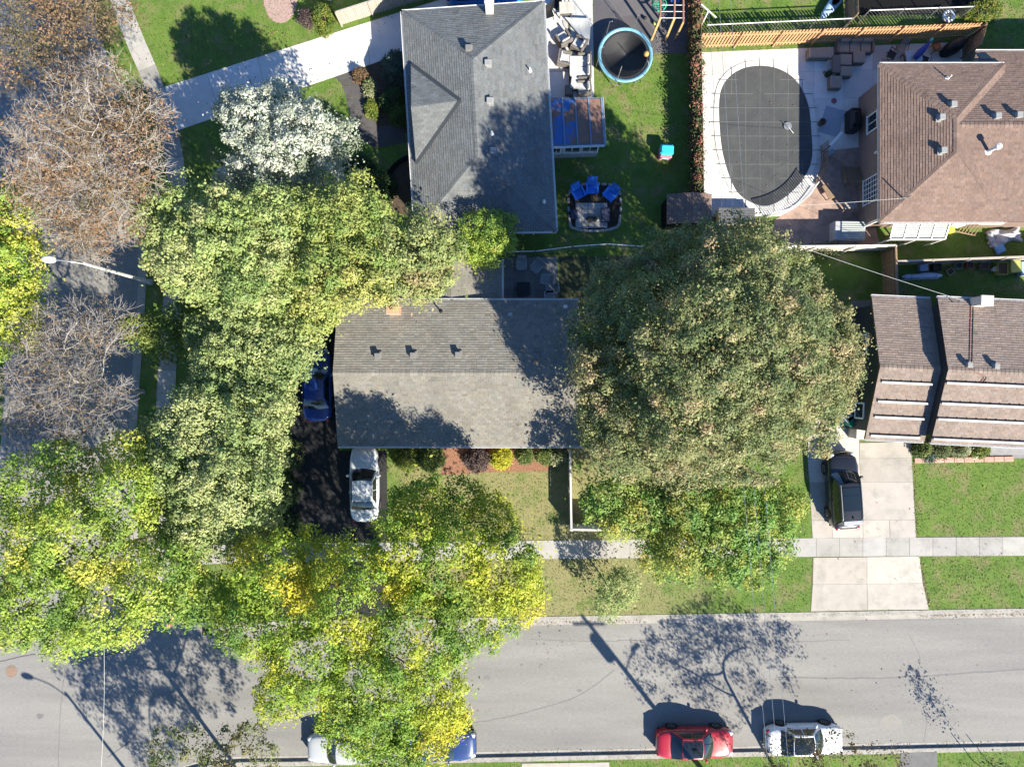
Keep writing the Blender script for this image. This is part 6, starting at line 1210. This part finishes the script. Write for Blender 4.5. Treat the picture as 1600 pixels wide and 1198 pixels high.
# back patio of the middle house
for i, (px, py, a_) in enumerate(((815, 413, 0), (838, 417, -38), (853, 437, -100), (861, 451, -85), (858, 463, 180))):
    r = thing('patio_chair', ['grey lounge chair at the upper left of the shaded patio', 'grey lounge chair turned at the top of the shaded patio', 'grey lounge chair facing left on the shaded patio', 'grey chair at the right edge of the shaded patio', 'grey chair closest to the middle house eaves'][i], 'chair', at(px, py, .4), R(a_), world=False); cm = mat('shade_grey', (.27, .29, .30), (.31, .33, .34), 5, .8); B(r, 'seat', cm, ((0, -.05, .38), (.56, .62, .06), 0, .02)); mb = MB(); mb.bar((0, .26, .4), (0, .46, .92), .56, .05); mb.build('backrest', cm, r); [B(r, 'leg', M_steel, ((x, y, .18), (.04, .04, .36), 0, .006)) for x in (-.25, .25) for y in (-.3, .22)]; [B(r, 'arm', M_steel, ((s * .29, 0, .58), (.05, .55, .04), 0, .01)) for s in (-1, 1)]
table('low dark table on the shaded patio', 818, 451, 0, .8, .8, .45, M_dark)
# clutter behind the duplex
r = thing('wrapped_bundle', 'long white and blue plastic wrapped bundle on the shaded grass', 'bundle', at(1441, 431, .2), R(1.5), world=False); mb = MB(); rs2 = random.Random(4); prof = []
mb.tube([(-1.25 + .25 * i, rs2.uniform(-.02, .02), .17) for i in range(11)], [.05] + [.16 + rs2.uniform(-.02, .03) for _ in range(9)] + [.06], 9); mb.build('wrapping', mat('white_film', (.55, .62, .74), (.40, .55, .78), 3, .35), r); MB().tube([(-1.7, -.19, .04), (1.1, -.17, .04)], .025, 6).build('pole', M_white, r); [MB().tube([(x, .165 * math.cos(k * .785), .17 + .165 * math.sin(k * .785)) if False else (x, .175 * math.cos(k * .785), .17 + .175 * math.sin(k * .785)) for k in range(9)], .012, 4).build('tie', M_dark, r) for x in (-.7, .1, .8)]
def crate(label, px, py, sx, sy, sz, c, rz=0, fill=True):
    r = thing('planter_box', label, 'planter', at(px, py, .2), R(rz), world=False); m = mat('box_%d_%d' % (px, py), c, tuple(x * 1.2 for x in c), 6, .7); t = .03
    B(r, 'side', m, ((0, sy / 2, sz / 2), (sx, t, sz), 0, .005), ((0, -sy / 2, sz / 2), (sx, t, sz), 0, .005), ((sx / 2, 0, sz / 2), (t, sy - t, sz), 0, .005), ((-sx / 2, 0, sz / 2), (t, sy - t, sz), 0, .005)); B(r, 'soil' if fill else 'lid', M_soil if fill else m, ((0, 0, sz * .42 if fill else sz - .01), (sx - t, sy - t, sz * .8 if fill else .03), 0, .005)); return r
crate('blue and white box beside the wrapped bundle', 1442, 418, .5, .4, .35, (.28, .34, .44), 3, False); crate('dark bin against the weathered fence', 1462, 418, .45, .4, .4, (.03, .03, .035)); crate('tilted yellow framed box on the shaded grass', 1486, 424, .4, .36, .2, (.42, .40, .22), 35); crate('pale green crate by the weathered fence', 1497, 415, .4, .36, .3, (.24, .30, .25)); crate('small red crate by the weathered fence', 1515, 414, .36, .36, .3, (.42, .12, .08)); crate('brown crate among the garden clutter', 1537, 416, .5, .4, .3, (.22, .16, .14)); crate('yellow raised planter box, left of the pair', 1564, 420, .62, .75, .4, (.36, .37, .10)); crate('yellow raised planter box, right of the pair', 1584, 417, .6, .72, .4, (.34, .36, .12), 2, False); crate('pale blue box at the right edge among the clutter', 1599, 420, .5, .8, .4, (.30, .42, .52), 0, False)
r = thing('bucket', 'white round bucket among the garden clutter', 'bucket', at(1553, 421, .2), world=False); MB().lathe([(.11, 0), (.14, .3), (.12, .3), (.1, .05), (.01, .05)], 14).build('pail', M_white, r); MB().tube([(.14 * math.cos(k * .39), .02, .3 + .1 * math.sin(k * .39)) for k in range(9)], .006, 4).build('handle', M_steel, r)
r = thing('crumpled_tarp', 'crumpled white tarp over garden furniture at the right edge', 'tarp', at(1574, 368, .3), R(12), world=False); mb = MB(); fz = lambda x, y: .28 + .22 * math.sin(x * 3.1 + 1) * math.cos(y * 4.2) + .09 * math.sin(x * 9 + y * 7); mb.grid(lambda a, b: ((a - .5) * 2.1 + .06 * math.sin(b * 17), (b - .5) * .95 * (1 + .25 * math.sin(a * 7)), max(.02, fz((a - .5) * 2.1, (b - .5)) * math.sin(math.pi * a) ** .4 * math.sin(math.pi * b) ** .4 + .02)), 30, 18); mb.build('sheet', mat('white_tarp', (.52, .53, .56), (.42, .44, .5), 4, .6), r); B(r, 'cushion', mat('pool_blue', (.12, .32, .66), (.2, .42, .75), 3, .5), ((-.5, -.72, .14), (.62, .55, .2), .25, .07)); B(r, 'sack', mat('pale_sack', (.5, .54, .58), None), ((-.92, .1, .16), (.3, .75, .3), .1, .1))
r = thing('wooden_trellis', 'slatted wooden trellis leaning under the brown bungalow eaves', 'trellis', at(1515, 357, .4), R(-12), world=False)
for k in range(6): mb = MB(); mb.cur = (1, 1, 1); mb.bar((-.5 + k * .2, -.3, .15), (-.5 + k * .2, .28, .75), .05, .03); mb.build('slat', M_brownw, r)
for s in (-1, 1): mb = MB(); mb.cur = (1.2, 1.2, 1.2); mb.bar((-.62, s * .27 - .01, .47 + s * .29), (.62, s * .27 - .01, .47 + s * .29), .06, .05); mb.build('rail', M_brownw, r)
crate('yellow bin at the end of the white lean-to', 1483, 358, .35, .5, .5, (.42, .42, .06), 0, False)
# duplex front and side
pk = mat('pink_brick', (.46, .27, .22), (.55, .34, .28), 5, .9, .3, 40, tint=True); r = thing('brick_edging', 'row of pink bricks edging the duplex bed', 'edging', (P(1500, 719).x, P(1500, 719).y, 0)); vv = variants('brick', (.60, .32, .10), pk, 4, .015)
for i in range(10): c = P(1436 + i * 15.5, 719 - i * .25); piece('brick', random.choice(vv), r, (c.x, c.y, .04), random.uniform(-.03, .03))
r = thing('front_steps', 'grey stone steps at the duplex front door', 'steps', at(1583, 695, .3), R(-2.6), world=False)
for k in range(3): B(r, 'step', mat('step_stone', (.24, .24, .245), (.30, .30, .30), 4, .85), ((0, .35 - k * .36, .27 - k * .09), (2.6, .38, .54 - k * .18), 0, .015))
r = thing('white_rock', 'white boulder beside the lime shrub', 'rock', at(1525, 713, .1), world=False); mb = MB(); mb.grid(lambda a, b: ((.22 + .04 * math.sin(a * 13)) * math.cos(a * 6.283) * math.cos(b * 1.57), (.2 + .03 * math.sin(a * 19)) * math.sin(a * 6.283) * math.cos(b * 1.57), .2 * math.sin(b * 1.57)), 14, 6); mb.build('stone', M_white, r)
def bin_(label, px, py, m, rz=0):
    r = thing('wheelie_bin', label, 'bin', at(px, py, .5), R(rz), world=False); mb = MB(); q = [(-.24, -.28), (.24, -.28), (.24, .28), (-.24, .28)]; mb.faces([(x * .8, y * .8, 0) for x, y in q] + [(x, y, .9) for x, y in q], [(3, 2, 1, 0), (4, 5, 6, 7), (0, 1, 5, 4), (1, 2, 6, 5), (2, 3, 7, 6), (3, 0, 4, 7)]); mb.build('body', m, r); B(r, 'lid', m, ((0, 0, .94), (.54, .62, .07), 0, .03)); [MB().lathe([(.02, -.03), (.1, -.03), (.1, .03), (.02, .03)], 10, (s * .2, .28, .1), 'x').build('wheel', M_rubber, r) for s in (-1, 1)]
bin_('green wheelie bin beside the charcoal wall', 1327, 657, mat('bin_green', (.02, .26, .14), None, rough=.5), 20); bin_('navy wheelie bin beside the charcoal wall', 1313, 642, mat('bin_blue', (.03, .06, .22), None, rough=.5), 30); bin_('pale grey bin between the green and navy bins', 1320, 650, mat('bin_grey', (.42, .43, .45), None, rough=.5), 40)
r = thing('utility_cabinet', 'cream utility cabinet at the duplex front corner', 'cabinet', at(1344, 676, .6), R(-2.6), world=False); B(r, 'body', mat('cream_metal', (.56, .52, .44), None, rough=.5), ((0, 0, .5), (.85, .7, 1.0), 0, .02)); B(r, 'top', mat('cream_metal', (.56, .52, .44)), ((0, 0, 1.03), (.92, .77, .06), 0, .02)); B(r, 'vent', M_black, ((-.2, -.36, .6), (.2, .02, .2), 0, .004))
# ---------------------------------------------------------------- street furniture
def street_lamp(label, g, h_, arm):
    r = thing('street_lamp', label, 'street lamp', (g.x, g.y, 0), world=False); MB().tube([(0, 0, 0), (0, 0, h_)], [.11, .075], 10).build('pole', mat('pale_pole', (.55, .54, .51), (.62, .61, .58), 2, .7), r); ax, ay = arm; MB().tube(smooth_path([(0, 0, h_ - .35), (ax * .4, ay * .4, h_ + .25), (ax, ay, h_ + .4)], 5), .035, 7).build('arm', M_steel, r)
    an_ = math.atan2(ay, ax); l_ = Vector((math.cos(an_), math.sin(an_), 0)); mb = MB(); mb.lathe([(.02, -.1), (.13, -.02), (.2, .25), (.19, .5), (.1, .68), (.02, .7)], 12, (0, 0, 0), 'x', sq=(1, .45)); M_ = Matrix.Translation((ax, ay, h_ + .38)) @ Matrix.Rotation(an_, 4, 'Z'); mb.v = [tuple(M_ @ Vector(p)) for p in mb.v]; mb.build('lamp_head', mat('lamp_white', (.72, .72, .70), None, rough=.4), r, smooth=True); MB().box((0, 0, .12), (.34, .34, .24), 0, .04).build('base', M_walk if False else M_curb, r); return r
street_lamp('white street lamp arching over the side street', P(236, 441), 6.7, (-1.3, .12))
street_lamp('street lamp past the lower edge casting a long shadow on the crossing', P(250, 1276), 6.6, (-1.75, .5))
g = P(1138, 1254); r = thing('utility_pole', 'wooden utility pole past the lower edge, its shadow crossing the street', 'utility pole', (g.x, g.y, 0), world=False); MB().tube([(0, 0, 0), (0, 0, 10.2)], [.17, .11], 10).build('pole', M_bark, r); MB().bar((-1.0, 0, 9.6), (1.0, 0, 9.6), .1, .12).build('crossarm', M_brownw, r); MB().lathe([(.02, 7.6), (.3, 7.6), (.32, 8.7), (.2, 8.85), (.02, 8.86)], 14, (-.42, .1, 0)).build('transformer', M_steel, r); MB().tube([(0, 0, 7.0), (.9, .8, 7.5)], .04, 6).build('lamp_arm', M_steel, r); MB().box((1.05, .93, 7.5), (.6, .26, .16), R(42), .06).build('lamp_head', M_white, r)
def wire(label, a, b, sag, r_=.010, m=None):
    a, b = Vector(a), Vector(b); pts = [a.lerp(b, t / 16) - Vector((0, 0, sag * 4 * (t / 16) * (1 - t / 16))) for t in range(17)]; mb = MB(); mb.tube(pts, r_, 4); tag(mb.build('overhead_wire', m or M_steel), label, 'wire')
wire('overhead wire crossing the street, left of three', (13.1, -26.2, 9.7), (9.0, 31, 8.8), .9); wire('overhead wire crossing the street, middle of three', (13.6, -26.2, 9.7), (9.6, 31, 8.8), 1.0); wire('overhead wire crossing the street, right of three', (14.1, -26.2, 9.7), (10.2, 31, 8.8), .95)
e = L2(4.3, 3.9, 4.6); wire('service wire slanting from the big tree to the duplex roof', (11.3, 8.3, 7.6), e, .3); q = P(1417, 309, 5.0); wire('service wire from the big tree to the brown bungalow roof', (11.2, 9.0, 7.5), q, .25)
g = P(240, 1130); wire('overhead wire above the lower left crossing', P(162, 1010, 7.0), P(153, 1260, 6.8), .2, .006)
g = P(294, 952); r = thing('stop_sign', 'red stop sign on a post at the street corner', 'sign', (g.x, g.y, 0), R(-12), world=False); MB().tube([(0, 0, 0), (0, 0, 2.75)], .03, 8).build('post', M_steel, r)
oc = [(.38 * math.cos(math.pi / 8 + k * math.pi / 4), .38 * math.sin(math.pi / 8 + k * math.pi / 4)) for k in range(8)]
def octo(s, x0_, x1_): mb = MB(); n_ = 8; mb.faces([(x_, a * s, 2.35 + b * s) for x_ in (x0_, x1_) for a, b in oc], [tuple(range(7, -1, -1)), tuple(range(8, 16))] + [(i, (i + 1) % 8, 8 + (i + 1) % 8, 8 + i) for i in range(8)]); return mb
octo(1.0, .035, .041).build('border', M_white, r); fc = octo(.93, .0412, .045).build('face', mat('sign_red', (.48, .02, .025), None, rough=.4), r)
cu = bpy.data.curves.new('lettering', 'FONT'); cu.body = 'STOP'; cu.size = .27; cu.align_x = 'CENTER'; cu.align_y = 'CENTER'; cu.extrude = .001; cu.materials.append(M_white); tmp = bpy.data.objects.new('lettering', cu); me = bpy.data.meshes.new_from_object(tmp); bpy.data.objects.remove(tmp); to = bpy.data.objects.new('lettering', me); COL.objects.link(to); to.parent = fc; to.location = (.048, 0, 2.35); to.rotation_euler = (R(90), 0, R(90))
for sx_ in (-10, 14):
    sp = P(1530 + sx_, 1188 + sx_ * .1); rt_ = bpy.data.objects['sapling.001']; MB().tube([(sp.x, sp.y, -.05), (sp.x + .02, sp.y, 1.3)], .025, 6).build('stake', M_brownw, rt_)
